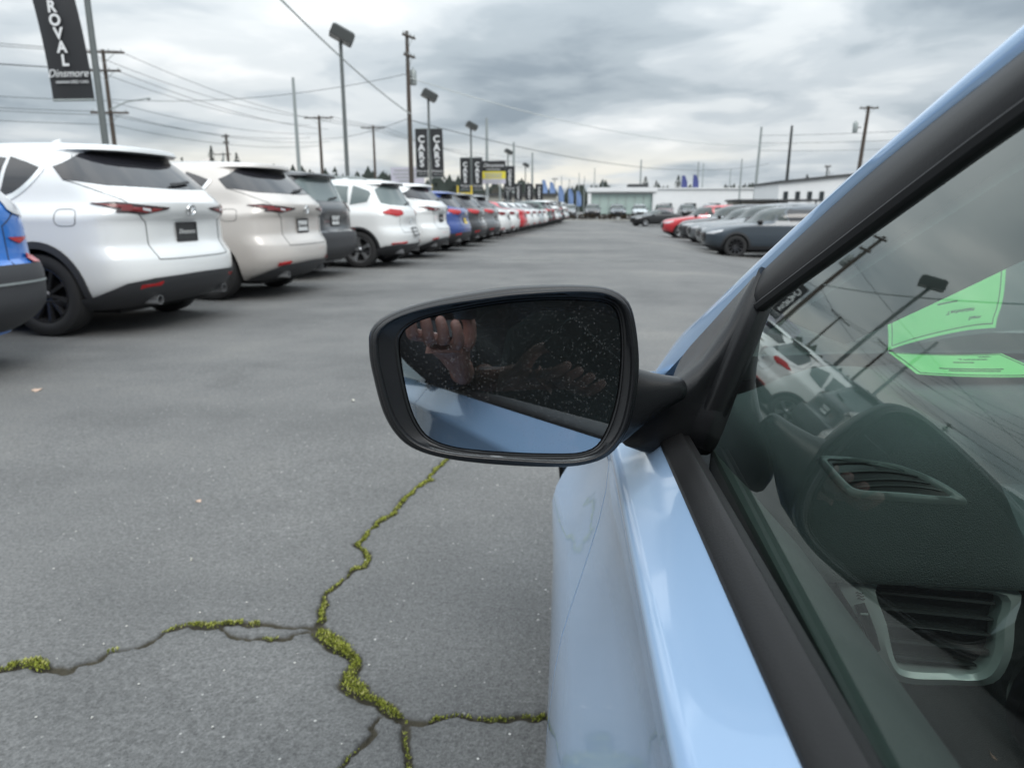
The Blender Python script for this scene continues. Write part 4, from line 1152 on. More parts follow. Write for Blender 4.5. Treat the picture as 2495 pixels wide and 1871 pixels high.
# windscreen, cowl
rows = []
WS = [(.985, .886), (.86, .955), (.715, 1.020), (.528, 1.107), (.389, 1.172), (.24, 1.238), (.07, 1.299), (-.03, 1.33)]
for y, z in WS:
    x0 = gx(y, z) + .022; row = []
    for k in range(19):
        t = k / 18; s = 1 - (2 * t - 1) ** 2; f_ = (z - .886) / .444; row.append(Vector((x0 + (2 * XC - 2 * x0) * t, y + (.30 - .13 * f_) * s, z + .05 * s * f_ - .040 * s * (1 - f_))))
    rows.append(row)
b = MB(); b.grid(rows); hp(b, 'windscreen', M['wind_glass'], angle=80)
b = MB()
c0 = rows[0]; b.slab([[p + Vector((0, -.012, .004)) for p in c0], [p + Vector((0, .05, -.022)) for p in c0]], [[p + Vector((0, -.012, -.03)) for p in c0], [p + Vector((0, .05, -.05)) for p in c0]])
hp(b, 'cowl', M['black_plastic'])

# ---- door mirror
MC = Vector((-.049, .540, .963)); MN = Vector((.1983, -.9746, .1045)).normalized()
MU = Vector((.980, .199, 0)).normalized(); MV = MU.cross(MN); MV = MV if MV.z > 0 else -MV
def ml(u, v, n): return MC + MU * (u / 1000) + MV * (v / 1000) + MN * (n / 1000)
OUTER = [(-106.9, 30.6), (-106.6, 34.8), (-104.8, 39.1), (-101.0, 43.6), (-93.4, 48.9), (-79.6, 54.6), (-58.9, 60.1), (-38.2, 63.9), (-17.3, 66.9), (3.7, 69.2), (32.0, 70.2), (53.4, 70.0), (72.1, 68.6), (82.3, 65.7), (91.0, 60.1), (95.8, 52.9), (98.9, 42.2), (101.4, 26.4), (102.7, 9.0), (101.9, -8.5), (99.4, -26.0), (95.1, -42.2), (89.3, -53.9), (81.9, -62.6), (74.4, -67.6), (65.5, -70.6), (53.6, -72.7), (38.8, -73.1), (16.7, -71.9), (-5.1, -69.9), (-26.7, -67.2), (-48.1, -63.4), (-66.3, -58.3), (-80.2, -51.3), (-89.6, -41.6), (-96.2, -29.9), (-100.5, -17.0), (-104.6, 2.8), (-106.8, 16.8)]
GLASS = [(-84.4, 26.4), (-83.1, 32.8), (-79.1, 38.4), (-69.2, 44.3), (-52.1, 48.9), (-23.7, 54.1), (5.0, 57.5), (34.0, 58.8), (55.9, 58.2), (73.6, 56.6), (82.6, 52.1), (86.8, 41.9), (88.5, 22.8), (87.9, 2.2), (85.4, -18.6), (80.2, -38.0), (73.5, -52.2), (67.5, -58.8), (59.1, -62.0), (48.5, -63.1), (26.0, -62.2), (3.7, -60.6), (-25.7, -57.5), (-46.0, -53.8), (-60.4, -48.1), (-68.8, -40.4), (-76.2, -25.5), (-80.6, -6.5), (-83.5, 12.2)]
def polar(poly, n=128, c=(0, 0)):
    out = []
    P = catmull([(p[0], p[1], 0) for p in poly], 4, True)
    for k in range(n):
        a = 2 * PI * k / n; d = Vector((math.cos(a), math.sin(a))); best = 0
        for i in range(len(P)):
            p, q = P[i].xy - Vector(c), P[(i + 1) % len(P)].xy - Vector(c); e = q - p
            den = d.x * e.y - d.y * e.x
            if abs(den) < 1e-9: continue
            tt = (p.x * e.y - p.y * e.x) / den; s = (p.x * d.y - p.y * d.x) / den
            if tt > 0 and -1e-6 <= s <= 1 + 1e-6: best = max(best, tt)
        out.append(Vector(c) + d * best)
    return out
po, pg = polar(OUTER), polar(GLASS)
def between(t, n, grow=0.0, sc=1.0, c=(4, 0), sh=(0, 0)):
    r = []
    for a, b_ in zip(pg, po):
        p = a.lerp(b_, t); p = p + p.normalized() * grow
        p = Vector(c) + (p - Vector(c)) * sc + Vector(sh); r.append(ml(p.x, p.y, n))
    return r
b = MB()
b.loft([between(0, -3.5), between(0, 1.0, 1.0), between(.05, 1.8, 1.1), between(.12, 1.0, 1.0), between(.32, 2.0), between(1, 4.5, -7.6), between(1, 8.6, -7.1), between(1, 9.6, -6.4), between(1, 9.9, -5.6), between(1, 9.4, -4.4), between(1, 8.3, -3.3), between(1, 7.4, -2.9), between(1, 7.3, -2.5),
        between(1, 7.0, -2.0), between(1, 5.6, -.9), between(1, 3.4, -.1), between(1, 0, .4), between(1, -8, .8), between(1, -24, -1.5), between(1, -48, 0, .94, sh=(2, -1)), between(1, -70, 0, .84, sh=(4, -2)), between(1, -88, 0, .66, sh=(6, -3)), between(1, -98, 0, .42, sh=(8, -3)), between(1, -102, 0, .15, sh=(8, -3))], True, True)
dmir = hp(b, 'door_mirror', M['black_plastic'], angle=24)
b = MB(); b.add([ml(p.x * .998, p.y * .998, 0) for p in pg], [tuple(range(len(pg)))])
b.add([ml(p.x * .998, p.y * .998, -2.5) for p in pg], [tuple(range(len(pg)))])
t = NT('spotted_mirror_glass'); t.t.nodes.remove(t.b)
gl = t.n('ShaderNodeBsdfGlossy'); gl.inputs['Roughness'].default_value = .0; gl.inputs[0].default_value = (.42, .465, .50, 1)
df = t.n('ShaderNodeBsdfDiffuse'); df.inputs[0].default_value = (.55, .56, .56, 1)
v1 = t.vor(430); ring = t.ramp(v1.outputs['Distance'], [(.16, .0), (.22, .5), (.27, .7), (.33, 0.0)])
v1c = t.n('ShaderNodeSeparateColor'); t.l(v1.outputs['Color'], v1c.inputs[0])
v2 = t.vor(800); dot = t.ramp(v2.outputs['Distance'], [(.16, .55), (.26, 0.0)])
v2c = t.n('ShaderNodeSeparateColor'); t.l(v2.outputs['Color'], v2c.inputs[0])
area = t.ramp(t.noise(11, 3, .6), [(.36, .30), (.58, 1.0)])
spots = t.math('MULTIPLY', area, t.math('ADD', t.math('MULTIPLY', ring, t.math('GREATER_THAN', v1c.outputs[0], .62)), t.math('MULTIPLY', dot, t.math('GREATER_THAN', v2c.outputs[0], .55))))
dust = t.math('ADD', t.math('MULTIPLY', spots, .15), .010)
mx = t.n('ShaderNodeMixShader'); t.l(dust, mx.inputs[0]); t.l(gl.outputs[0], mx.inputs[1]); t.l(df.outputs[0], mx.inputs[2]); t.l(mx.outputs[0], t.out.inputs[0])
M['mirror'] = t.m
b.build('mirror_glass', M['mirror'], dmir, smooth=False)
# neck: from the housing to the foot
b = MB(); rings = []
for u, v, n, hv, hn in ((70, -26, -26, 44, 24), (92, -26, -25, 37, 22), (101, -25.5, -24, 31, 20), (110, -24, -23, 25, 18), (120, -21.5, -22, 19.5, 16), (131, -19, -21, 14.5, 14), (141, -17, -20, 11, 12), (146, -16.5, -20, 9, 10.5), (148, -16.5, -20, 6, 8)):
    rings.append([ml(u, v + hv * math.copysign(abs(math.sin(a)) ** .8, math.sin(a)), n + hn * math.copysign(abs(math.cos(a)) ** .8, math.cos(a))) for a in [2 * PI * k / 32 for k in range(32)]])
b.loft(rings); b.build('mirror_neck', M['black_plastic'], dmir, angle=60)
# foot and sail plate
def loop(pts, fx, n=5): return [Vector((fx(p.y, p.z), p.y, p.z)) for p in catmull([(0, *q) for q in pts], n, True)]
b = MB()
b.loft([loop([(.604, .884), (.606, .945), (.616, 1.0), (.634, 1.036), (.655, 1.028), (.73, .982), (.82, .925), (.80, .885), (.70, .862)], lambda y, z: gx(y, z) + .012),
        loop([(.604, .884), (.606, .945), (.616, 1.0), (.634, 1.036), (.655, 1.028), (.73, .982), (.82, .925), (.80, .885), (.70, .862)], lambda y, z: gx(y, z) - .005),
        loop([(.607, .886), (.609, .944), (.619, .998), (.635, 1.031), (.653, 1.023), (.726, .978), (.81, .923), (.79, .887), (.70, .866)], lambda y, z: gx(y, z) - .011),
        loop([(.606, .886), (.606, .935), (.613, .972), (.630, .995), (.650, .99), (.70, .963), (.755, .92), (.74, .888), (.68, .868)], lambda y, z: gx(y, z) - .016),
        loop([(.603, .885), (.601, .925), (.606, .950), (.620, .962), (.640, .96), (.67, .945), (.70, .913), (.69, .888), (.65, .872)], lambda y, z: gx(y, z) - .026),
        loop([(.601, .884), (.600, .915), (.604, .936), (.615, .945), (.632, .944), (.655, .932), (.675, .908), (.668, .887), (.64, .874)], lambda y, z: gx(y, z) - .040),
        loop([(.602, .884), (.601, .905), (.604, .920), (.613, .928), (.627, .928), (.645, .920), (.66, .904), (.655, .888), (.635, .878)], lambda y, z: .062),
        loop([(.606, .887), (.605, .900), (.608, .910), (.614, .915), (.625, .915), (.638, .910), (.648, .900), (.645, .890), (.63, .884)], lambda y, z: .048),
        loop([(.612, .890), (.612, .898), (.614, .904), (.618, .907), (.625, .907), (.632, .904), (.638, .898), (.636, .892), (.628, .888)], lambda y, z: .043)], True, True)
hp(b, 'mirror_foot', M['black_plastic'], angle=60)
ribbon([(.608, .888), (.610, .945), (.620, 1.0), (.637, 1.039)], [(.600, .888), (.602, .945), (.610, 1.0), (.622, 1.032)], (.008, .010, .011, .009, .005), 1, 'sail_edge', 'black_plastic', hero, deep=.008)

# ---- cabin
def grain(name, c, scale=520, st=.35):
    t = NT(name); v = t.vor(scale, 'DISTANCE_TO_EDGE'); n = t.noise(30, 4, .6)
    t.set(Base_Color=t.mix(n, tuple(x * .85 for x in c), tuple(x * 1.15 for x in c)), Roughness=.55)
    t.bump(t.ramp(v.outputs['Distance'], [(0, 0.0), (.25, 1.0)]), st, .0012)
    return t.m
M['dash'] = grain('grained_dash_vinyl', (.052, .060, .061))
M['card'] = grain('door_card_vinyl', (.13, .138, .135), 700, .2)
M['grey_trim'] = plain('satin_grey_trim', (.80, .82, .82), .35, .3, nscale=40, var=.05)
M['dash_trim'] = plain('dark_satin_trim', (.20, .215, .215), .4, .1, nscale=40, var=.05)
M['vent_dark'] = plain('vent_black', (.010, .010, .011), .4)
M['slat'] = plain('vent_slat', (.075, .078, .08), .3)
M['seat'] = plain('dark_seat_cloth', (.05, .05, .053), .9, nscale=60, bump=.2, bscale=300)
# door cards
IN = [(.608, .120), (.575, .136), (.53, .151), (.45, .160), (.36, .162), (.30, .163), (.2, .163), (-.1, .160), (-.46, .155)]
for sg in (1, -1):
    rows = []
    for y in np.linspace(.606, -.46, 40):
        xi = float(np.interp(-y, [-q[0] for q in IN], [q[1] for q in IN])); xg = gx(y, belt(y) + .004) + .008; zb = belt(y)
        d = xi - xg
        row = [Vector((xg, y, zb - .004)), Vector((xg + .15 * d, y, zb - .004)), Vector((xg + .45 * d, y, zb - .010)), Vector((xg + .78 * d, y, zb - .022)), Vector((xi, y, zb - .042)), Vector((xi + .004, y, zb - .07)), Vector((xi + .002, y, zb - .20)), Vector((xi + .012, y, zb - .30)), Vector((xi, y, .36)), Vector((xg - .01, y, .36))]
        rows.append(row if sg > 0 else [mir(p) for p in row])
    b = MB(); b.loft(rows, True, True); hp(b, 'door_card', M['card'], angle=50)
def padz(x, y):
    x = x if x < XC else 2 * XC - x
    top = .848 + .047 * sstep(x, .185, .335)
    if x > .335 and y < .84: top -= .085 * sstep(x, .345, .40) * (1 - sstep(y, .76, .84)) * (1 - sstep(x, .58, .66))
    top -= .034 * sstep(x, .36, .45)
    top -= .055 * sstep(y, .92, 1.05) * (1 - .6 * sstep(x, .36, .45))
    top += .008 * sstep(x, .5, .83)
    k = min(max((y - .548) / .085, 0), 1)
    z = .797 + (top - .797) * (1 - (1 - k) ** 2.2)
    return z - .055 * (1 - sstep(x, .155, .20))
xs = sorted(set(list(np.linspace(.155, .62, 56)) + list(np.linspace(.62, 1.04, 14)) + list(np.linspace(1.04, 1.51, 30)))); ys = list(np.linspace(.548, .66, 18)) + list(np.linspace(.67, 1.235, 36))
b = MB(); b.slab([[Vector((x, y, padz(x, y))) for x in xs] for y in ys], [[Vector((x, y, padz(x, y) - .003 if y < .556 else min(padz(x, y) - .02, .775 + .02 * (1 - sstep(y, .556, .575))))) for x in xs] for y in ys])
dash = hp(b, 'dashboard', M['dash'], angle=60)
b = MB(); b.box((XC, .72, .615), (1.34, .30, .36)); b.box((XC, .70, .50), (.26, .55, .5)); b.build('lower_dash', M['dash'], dash, smooth=False)
# air vent in the end of the dashboard
VO = [(.222, .8005), (.30, .796), (.362, .7915), (.366, .76), (.368, .728), (.358, .703), (.325, .699), (.288, .6985), (.268, .712), (.246, .752)]
VI = [(.2545, .789), (.30, .7865), (.350, .7835), (.3525, .757), (.3545, .730), (.345, .7115), (.318, .7095), (.289, .7095), (.2775, .718), (.266, .753)]
VO = [tuple(p.xy) for p in catmull([(*q, 0) for q in VO], 4, True)]; VI = [tuple(p.xy) for p in catmull([(*q, 0) for q in VI], 4, True)]
b = MB(); n = len(VO)
lo = lambda L, y: [Vector((p[0], y, p[1])) for p in L]
mid = [(a[0] * .35 + c[0] * .65, a[1] * .35 + c[1] * .65) for a, c in zip(VO, VI)]
b.loft([lo(VO, .566), lo(VO, .556), lo(mid, .5535), lo(VI, .557), lo(VI, .575)], True, False)
vent = b.build('side_air_vent', M['grey_trim'], dash, angle=45)
b = MB(); b.add(lo(VI, .574), [tuple(range(n))]); b.build('vent_duct', M['vent_dark'], vent)
for i in range(5):
    z = .7775 - .0148 * i; xl = .259 + .0042 * i + (.004 if i == 4 else 0); xr_ = .3505 + (.0005 * i if i < 4 else -.006)
    b = MB(); b.box(((xl + xr_) / 2, .566, z - .002), (xr_ - xl, .012, .0022), Matrix.Rotation(R_(-18), 3, 'X') @ Matrix.Rotation(R_(3.2), 3, 'Y')); b.build('slat', M['slat'], vent, smooth=False)
b = MB(); b.box((.304, .559, .7475), (.030, .004, .0022), Matrix.Rotation(R_(3.2), 3, 'Y')); b.build('vent_tab', M['chrome'], vent, smooth=False)
b = MB(); b.tube([(.2415, .5560, .772), (.2475, .5535, .758), (.2535, .5535, .744), (.259, .556, .730)], .0045, 8); wv = b.build('thumb_wheel', M['vent_dark'], vent)
b = MB(); b.box((.2440, .5500, .7655), (.006, .001, .0013)); b.build('wheel_mark', M['plate_white'], wv, smooth=False)
for i in range(3):
    b = MB(); b.tube([(.2365 + .001 * i + .0015 * k, .5535, .7825 - .0026 * i + .0007 * math.sin(k * 1.6)) for k in range(5)], .0004, 5); b.build('airflow_symbol', M['gap'], vent)
# screen demister vent on the end of the dash pad
DV = [(0.234, 0.6625), (0.2468, 0.6499), (0.2638, 0.6217), (0.2832, 0.6036), (0.2985, 0.5927), (0.3123, 0.5846), (0.325, 0.5767), (0.3126, 0.5767), (0.2886, 0.5796), (0.2652, 0.5853), (0.2443, 0.5919), (0.2355, 0.6015), (0.2311, 0.6225)]
DV = [tuple(p.xy) for p in catmull([(*q, 0) for q in DV], 4, True)]
def dz(p, o): return Vector((p[0], p[1], padz(p[0], p[1]) + o))
DVi = [(0.2371, 0.6502), (0.2462, 0.6401), (0.2622, 0.6169), (0.281, 0.6006), (0.2923, 0.5928), (0.3027, 0.5856), (0.3133, 0.5793), (0.3011, 0.5802), (0.2835, 0.5838), (0.2637, 0.5891), (0.2466, 0.5954), (0.2399, 0.6037), (0.2363, 0.6219)]
DVi = [tuple(p.xy) for p in catmull([(*q, 0) for q in DVi], 4, True)]
b = MB(); b.loft([[dz(p, -.01) for p in DV], [dz(p, .0025) for p in DV], [dz(((p[0] + q_[0]) / 2, (p[1] + q_[1]) / 2), .0042) for p, q_ in zip(DV, DVi)], [dz(p, .003) for p in DVi], [dz(p, -.008) for p in DVi]], True, False)
dv = b.build('demister_vent', M['dash_trim'], dash, angle=50)
cD = (sum(p[0] for p in DVi) / len(DVi), sum(p[1] for p in DVi) / len(DVi))
b = MB(); b.loft([[dz((cD[0] + (p[0] - cD[0]) * k, cD[1] + (p[1] - cD[1]) * k), .0016) for p in DVi] for k in (1.04, .8, .6, .4, .2, .02)], True, False); b.build('vent_duct', M['vent_dark'], dv)
LE = [(0.2371, 0.6502), (0.2363, 0.6219), (0.2399, 0.6037), (0.2466, 0.5954)]; RE = [(0.281, 0.6006), (0.2923, 0.5928), (0.3027, 0.5856), (0.3133, 0.5793)]
for i in range(4):
    t_ = .35 + .75 * i; j = min(int(t_), 2); f_ = t_ - j
    a_ = Vector(LE[j]).lerp(Vector(LE[j + 1]), f_); c_ = Vector(RE[j]).lerp(Vector(RE[j + 1]), f_)
    b = MB(); b.tube([dz(a_.lerp(c_, .03 + .94 * k / 8), .0026) for k in range(9)], .0009, 5); b.build('slat', M['slat'], dv)
# steering wheel, seats, headliner
b = MB(); cw = Vector((.475, .40, .83)); q = Matrix.Rotation(R_(-62), 3, 'X')
b.tube([cw + q @ Vector((.183 * math.cos(a), .183 * math.sin(a), 0)) for a in [2 * PI * k / 40 for k in range(41)]], .015, 10, cap=False)
for a in (0, PI, -PI / 2): b.tube([cw, cw + q @ Vector((.18 * math.cos(a), .18 * math.sin(a), 0))], .018, 8)
b.lathe([(0, -.02), (.07, -.02), (.075, .0), (.07, .03), (0, .04)], 'Z', 20, cw)
hp(b, 'steering_wheel', M['vent_dark'])
for cx0 in (XC - .36, XC + .36):
    for y0 in (-.25, -1.1):
        b = MB(); rings = []
        for y, z, hw, th in ((y0 + .30, .50, .22, .07), (y0 + .1, .50, .25, .09), (y0 - .08, .48, .25, .10), (y0 - .2, .60, .24, .09), (y0 - .28, .85, .23, .07), (y0 - .33, 1.05, .17, .05), (y0 - .35, 1.09, .10, .03)):
            d = Vector((0, .2, 1)) if z <= .5 and y > y0 - .1 else Vector((0, 1, .25))
            rings.append([Vector((cx0, y, z)) + Vector((hw * math.cos(a), 0, 0)) + d.normalized() * th * math.sin(a) for a in [2 * PI * k / 18 for k in range(18)]])
        b.loft(rings)
        b.loft([[Vector((cx0 + .12 * k * math.cos(a), y0 - .36 + .04 * k * math.sin(a), z)) for a in [2 * PI * i / 16 for i in range(16)]] for z, k in ((1.11, .6), (1.14, 1), (1.22, 1), (1.26, .6))])
        hp(b, 'seat', M['seat'], angle=60)
# green sheets behind the windscreen
t = NT('lime_green_paper'); t.set(Base_Color=t.mix(t.noise(6, 3, .5), (.24, .72, .20), (.30, .82, .26)), Roughness=.8)
t.b.inputs['Transmission Weight'].default_value = 0
M['paper'] = t.m
def sheet(P, name, label, lines, bars=(), nsub=12):
    """P(s,t) -> point on the sheet; lines: (text, s, t, size, angle)"""
    rows = [[P(i / nsub, j / nsub) for i in range(nsub + 1)] for j in range(nsub + 1)]
    nn = (P(.6, .5) - P(.5, .5)).cross(P(.5, .6) - P(.5, .5)).normalized() * .0006
    b = MB(); b.slab([[p + nn for p in r] for r in rows], [[p - nn for p in r] for r in rows])
    o = b.build(name, M['paper']); tag(o, label, 'paper', 'green papers behind the windscreen')
    for d in (.0012, -.0012):
        c = (nn.normalized() * d)
        for a0, a1 in (((.035, .05), (.965, .05)), ((.965, .05), (.965, .95)), ((.965, .95), (.035, .95)), ((.035, .95), (.035, .05))):
            b = MB(); b.tube([P(a0[0] + (a1[0] - a0[0]) * k / 8, a0[1] + (a1[1] - a0[1]) * k / 8) + c for k in range(9)], .0005, 4); b.build('border_line', M['gap'], o)
    for s0, s1, tt in bars:
        b = MB(); b.tube([P(s0 + (s1 - s0) * k / 6, tt) + nn.normalized() * .0012 for k in range(7)], .0007, 4); b.build('print_line', M['gap'], o)
    for tx, s, tt, sz in lines:
        X = (P(min(s + .1, 1), tt) - P(s, tt)).normalized(); Y = (P(s, min(tt + .1, 1)) - P(s, tt)); Z = X.cross(Y).normalized(); Y = Z.cross(X)
        l = link('lettering', text_mesh(tx, sz, M['gap'], .0002), o)
        l.matrix_local = Matrix.Translation(P(s, tt) + Z * .0013) @ Matrix((X, Y, Z)).transposed().to_4x4()
    return o
def PL(s, t):
    a = Vector((.504, 1.069)).lerp(Vector((.694, 1.072)), s); c = Vector((.519, 1.206)).lerp(Vector((.697, 1.209)), s)
    p = a.lerp(c, t); return Vector((p.x, p.y, .8515 + .006 * t + .003 * (2 * s - 1) ** 2))
sheet(PL, 'paper_sheet', 'lime green printed paper sheet lying on the dashboard under the windscreen',
      [('Item', .80, .86, .010), ('Technician', .66, .74, .010)], [(.45, .62, .60), (.25, .75, .30), (.3, .7, .22)])

# ------------------------------------------------------------------ the photographer, seen in the door mirror
M['skin'] = plain('skin', (.36, .175, .135), .5, nscale=120, var=.22, bump=.5, bscale=260)
M['jacket'] = plain('black_jacket', (.012, .012, .014), .85, bump=.3, bscale=40)
M['trousers'] = plain('dark_trousers', (.02, .022, .03), .9, bump=.3, bscale=60)
M['hair'] = plain('dark_hair', (.02, .014, .010), .6)
def skin_obj(name, chains, mat, parent=None, sub=2):
    """chains: lists of (x,y,z,rx[,ry]); points closer than 1 mm are shared"""
    V, Rr, E, ids = [], [], [], {}
    def vid(p):
        k = tuple(round(c, 3) for c in p[:3])
        if k not in ids:
            ids[k] = len(V); V.append(p[:3]); Rr.append((p[3], p[4] if len(p) > 4 else p[3]))
        return ids[k]
    for ch in chains:
        for a, b_ in zip(ch[:-1], ch[1:]): E.append((vid(a), vid(b_)))
    me = bpy.data.meshes.new(name); me.from_pydata(V, E, []); me.materials.append(mat)
    o = link(name, me, parent)
    md = o.modifiers.new('Skin', 'SKIN'); md.use_smooth_shade = True; md.branch_smoothing = .6
    sl = me.skin_vertices[0].data
    for i, r in enumerate(Rr): sl[i].radius = r
    for i in range(len(V)): sl[i].use_root = (i == 0)
    sd = o.modifiers.new('Sub', 'SUBSURF'); sd.levels = sub; sd.render_levels = sub
    return o
PX, PY = -.17, -.40
person = empty('person', (0, 0, 0))
tag(person, 'person in black jacket holding up a phone, reflected in the door mirror', 'person')
def hand_low():
    """right hand holding the phone from below, fingers curled over its lens side"""
    w = (.085, -.135, .955, .027, .021); pm = (.045, -.070, .985, .036, .020); kn = (.020, -.026, 1.012, .036, .016)
    ch = [[w, pm, kn]]
    for k, (dx, ln) in enumerate(((-.046, .9), (-.022, 1.0), (.002, .95), (.025, .78))):
        b0 = (.020 + dx, -.022 - .004 * k, 1.020 - .006 * k, .0108)
        ch.append([kn, b0, (.016 + dx * 1.02, .004, 1.019 - .004 * k, .0097), (.010 + dx, .0165, 1.030 + .010 * ln - .004 * k, .0090), (.006 + dx * .98, .0135, 1.045 + .010 * ln - .004 * k, .0080)])
    ch.append([pm, (.072, -.050, 1.010, .013), (.070, -.040, 1.040, .011), (.050, -.032, 1.062, .0095)])
    return ch, w
def hand_down():
    """left hand hanging, slightly curled, at the thigh"""
    x, y = PX - .30, PY + .02
    w = (x, y, .84, .024, .020); pm = (x + .004, y + .01, .785, .034, .017); kn = (x + .006, y + .022, .745, .035, .014)
    ch = [[w, pm, kn]]
    for k, (dy, ln) in enumerate(((.032, .9), (.011, 1.0), (-.010, .95), (-.030, .78))):
        ch.append([kn, (x + .008, y + .02 + dy, .735, .0105), (x + .014, y + .024 + dy, .735 - .034 * ln, .0094), (x + .030, y + .026 + dy, .735 - .058 * ln, .0086), (x + .044, y + .024 + dy, .735 - .070 * ln, .0076)])
    ch.append([pm, (x + .012, y + .048, .770, .0125), (x + .024, y + .062, .738, .0105), (x + .032, y + .064, .712, .009)])
    return ch, w
hr, wr = hand_low(); hl_, wl_ = hand_down()
pel = (PX, PY - .03, .92, .125, .10)
sp1, sp2 = (PX, PY - .02, 1.12, .13, .095), (PX, PY, 1.34, .13, .09)
neck, headp = (PX + .01, PY + .03, 1.50, .055, .055), (PX + .04, PY + .08, 1.585, .075, .085)
chains = [[pel, sp1, sp2, neck, headp, (PX + .05, PY + .09, 1.66, .078, .09), (PX + .05, PY + .085, 1.72, .055, .065)]]
nt = (PX + .052, PY + .155, 1.612, .020)
chains.append([(PX + .05, PY + .09, 1.66, .078, .09), (PX + .052, PY + .150, 1.632, .018), (PX + .052, PY + .172, 1.610, .013)])
elb = {1: (PX + .235, PY + .02, 1.02, .042), -1: (PX - .29, PY - .03, 1.10, .042)}
sho = {1: (PX + .18, PY, 1.385, .048), -1: (PX - .18, PY, 1.385, .048)}
for s, hh, w in ((1, hr, wr), (-1, hl_, wl_)):
    chains.append([sp2, sho[s], elb[s], w]); chains += hh
    hip = (PX + s * .10, PY - .03, .86, .095); knee = (PX + s * .12, PY + .02, .48, .06); ank = (PX + s * .13, PY - .03, .09, .042)
    chains.append([pel, hip, knee, ank, (PX + s * .14, PY + .10, .045, .036)])
body_o = skin_obj('body', chains, M['skin'], person)
jc = [[(pel[0], pel[1], .72, .225, .165), (pel[0], pel[1], .84, .225, .165), (*sp1[:3], .225, .155), (*sp2[:3], .215, .15), (neck[0] - .005, neck[1] - .02, 1.44, .12, .11), (neck[0], neck[1] - .01, 1.50, .082, .082)]]
for s, w in ((1, wr), (-1, wl_)):
    e = elb[s]; wv = Vector(w[:3]).lerp(Vector(e[:3]), .05)
    jc.append([(*sp2[:3], .215, .15), (*sho[s][:3], .10), (*e[:3], .078), (*wv, .05)])
skin_obj('jacket', jc, M['jacket'], person)
tr = [[(pel[0], pel[1], 1.02, .15, .125), (pel[0], pel[1], .94, .165, .14), (pel[0], pel[1], .84, .155, .13)]]
for s in (1, -1):
    tr.append([(pel[0], pel[1], .84, .155, .13), (PX + s * .10, PY - .03, .78, .115), (PX + s * .12, PY + .02, .48, .08), (PX + s * .13, PY - .03, .10, .065)])
skin_obj('trousers', tr, M['trousers'], person)
for s in (1, -1):
    b = MB(); b.lathe([(0, -.008), (.008, -.005), (.010, 0), (.008, .005), (0, .008)], 'Y', 10, (PX + .05 + s * .032, PY + .158, 1.655)); b.build('eye', M['hair'], person)
    b = MB(); b.loft([[Vector((PX + .05 + s * (.072 + dx), PY + .085 + .018 * k_ * math.cos(q), 1.642 + .030 * k_ * math.sin(q))) for q in [2 * PI * i / 12 for i in range(12)]] for dx, k_ in ((0, .7), (.012, 1), (.018, .6))]); b.build('ear', M['skin'], person)
b = MB(); b.tube([(PX + .028, PY + .150, 1.578), (PX + .05, PY + .158, 1.576), (PX + .072, PY + .150, 1.578)], .005, 6); b.build('mouth', M['maroon'], person)
b = MB(); rings = []
for k in range(10):
    a_ = -.25 + (PI / 2 + .22) * k / 9
    rings.append([Vector((PX + .048 + .092 * math.cos(a_) * math.cos(q), PY + .072 + .108 * math.cos(a_) * math.sin(q), 1.668 + .105 * math.sin(a_) + (.035 * max(0, math.sin(q)) if k < 5 else 0))) for q in [2 * PI * i / 24 for i in range(24)]])
b.loft(rings); b.build('hair', M['hair'], person)
for s in (1, -1):
    b = MB(); rings = []
    for y, z, hw, hh_ in ((-.11, .05, .045, .05), (-.04, .055, .05, .055), (.05, .045, .052, .045), (.13, .032, .05, .032), (.17, .022, .03, .02)):
        rings.append([Vector((PX + s * .135 + hw * math.cos(q), PY + y, max(.002, z + hh_ * math.sin(q)))) for q in [2 * PI * i / 14 for i in range(14)]])
    b.loft(rings); b.build('shoe', M['rubber'], person)
ph = MB(); phr = cam.rotation_euler.to_matrix()
def rr2(hw, hh, r, z):
    out = []
    for cx0, cy0, a0 in ((hw - r, hh - r, 0), (-hw + r, hh - r, PI / 2), (-hw + r, -hh + r, PI), (hw - r, -hh + r, 1.5 * PI)):
        for k in range(6): out.append(EYE + phr @ Vector((cx0 + r * math.cos(a0 + PI / 2 * k / 5) , cy0 - .018 + r * math.sin(a0 + PI / 2 * k / 5), z)))
    return out
ph.loft([rr2(.073, .0345, .008, .012), rr2(.074, .0355, .009, .0135), rr2(.074, .0355, .009, .0185), rr2(.073, .0345, .008, .020)])
phone = ph.build('smartphone', M['gloss_black'])
tag(phone, 'black smartphone held up by the person in the mirror', 'phone')
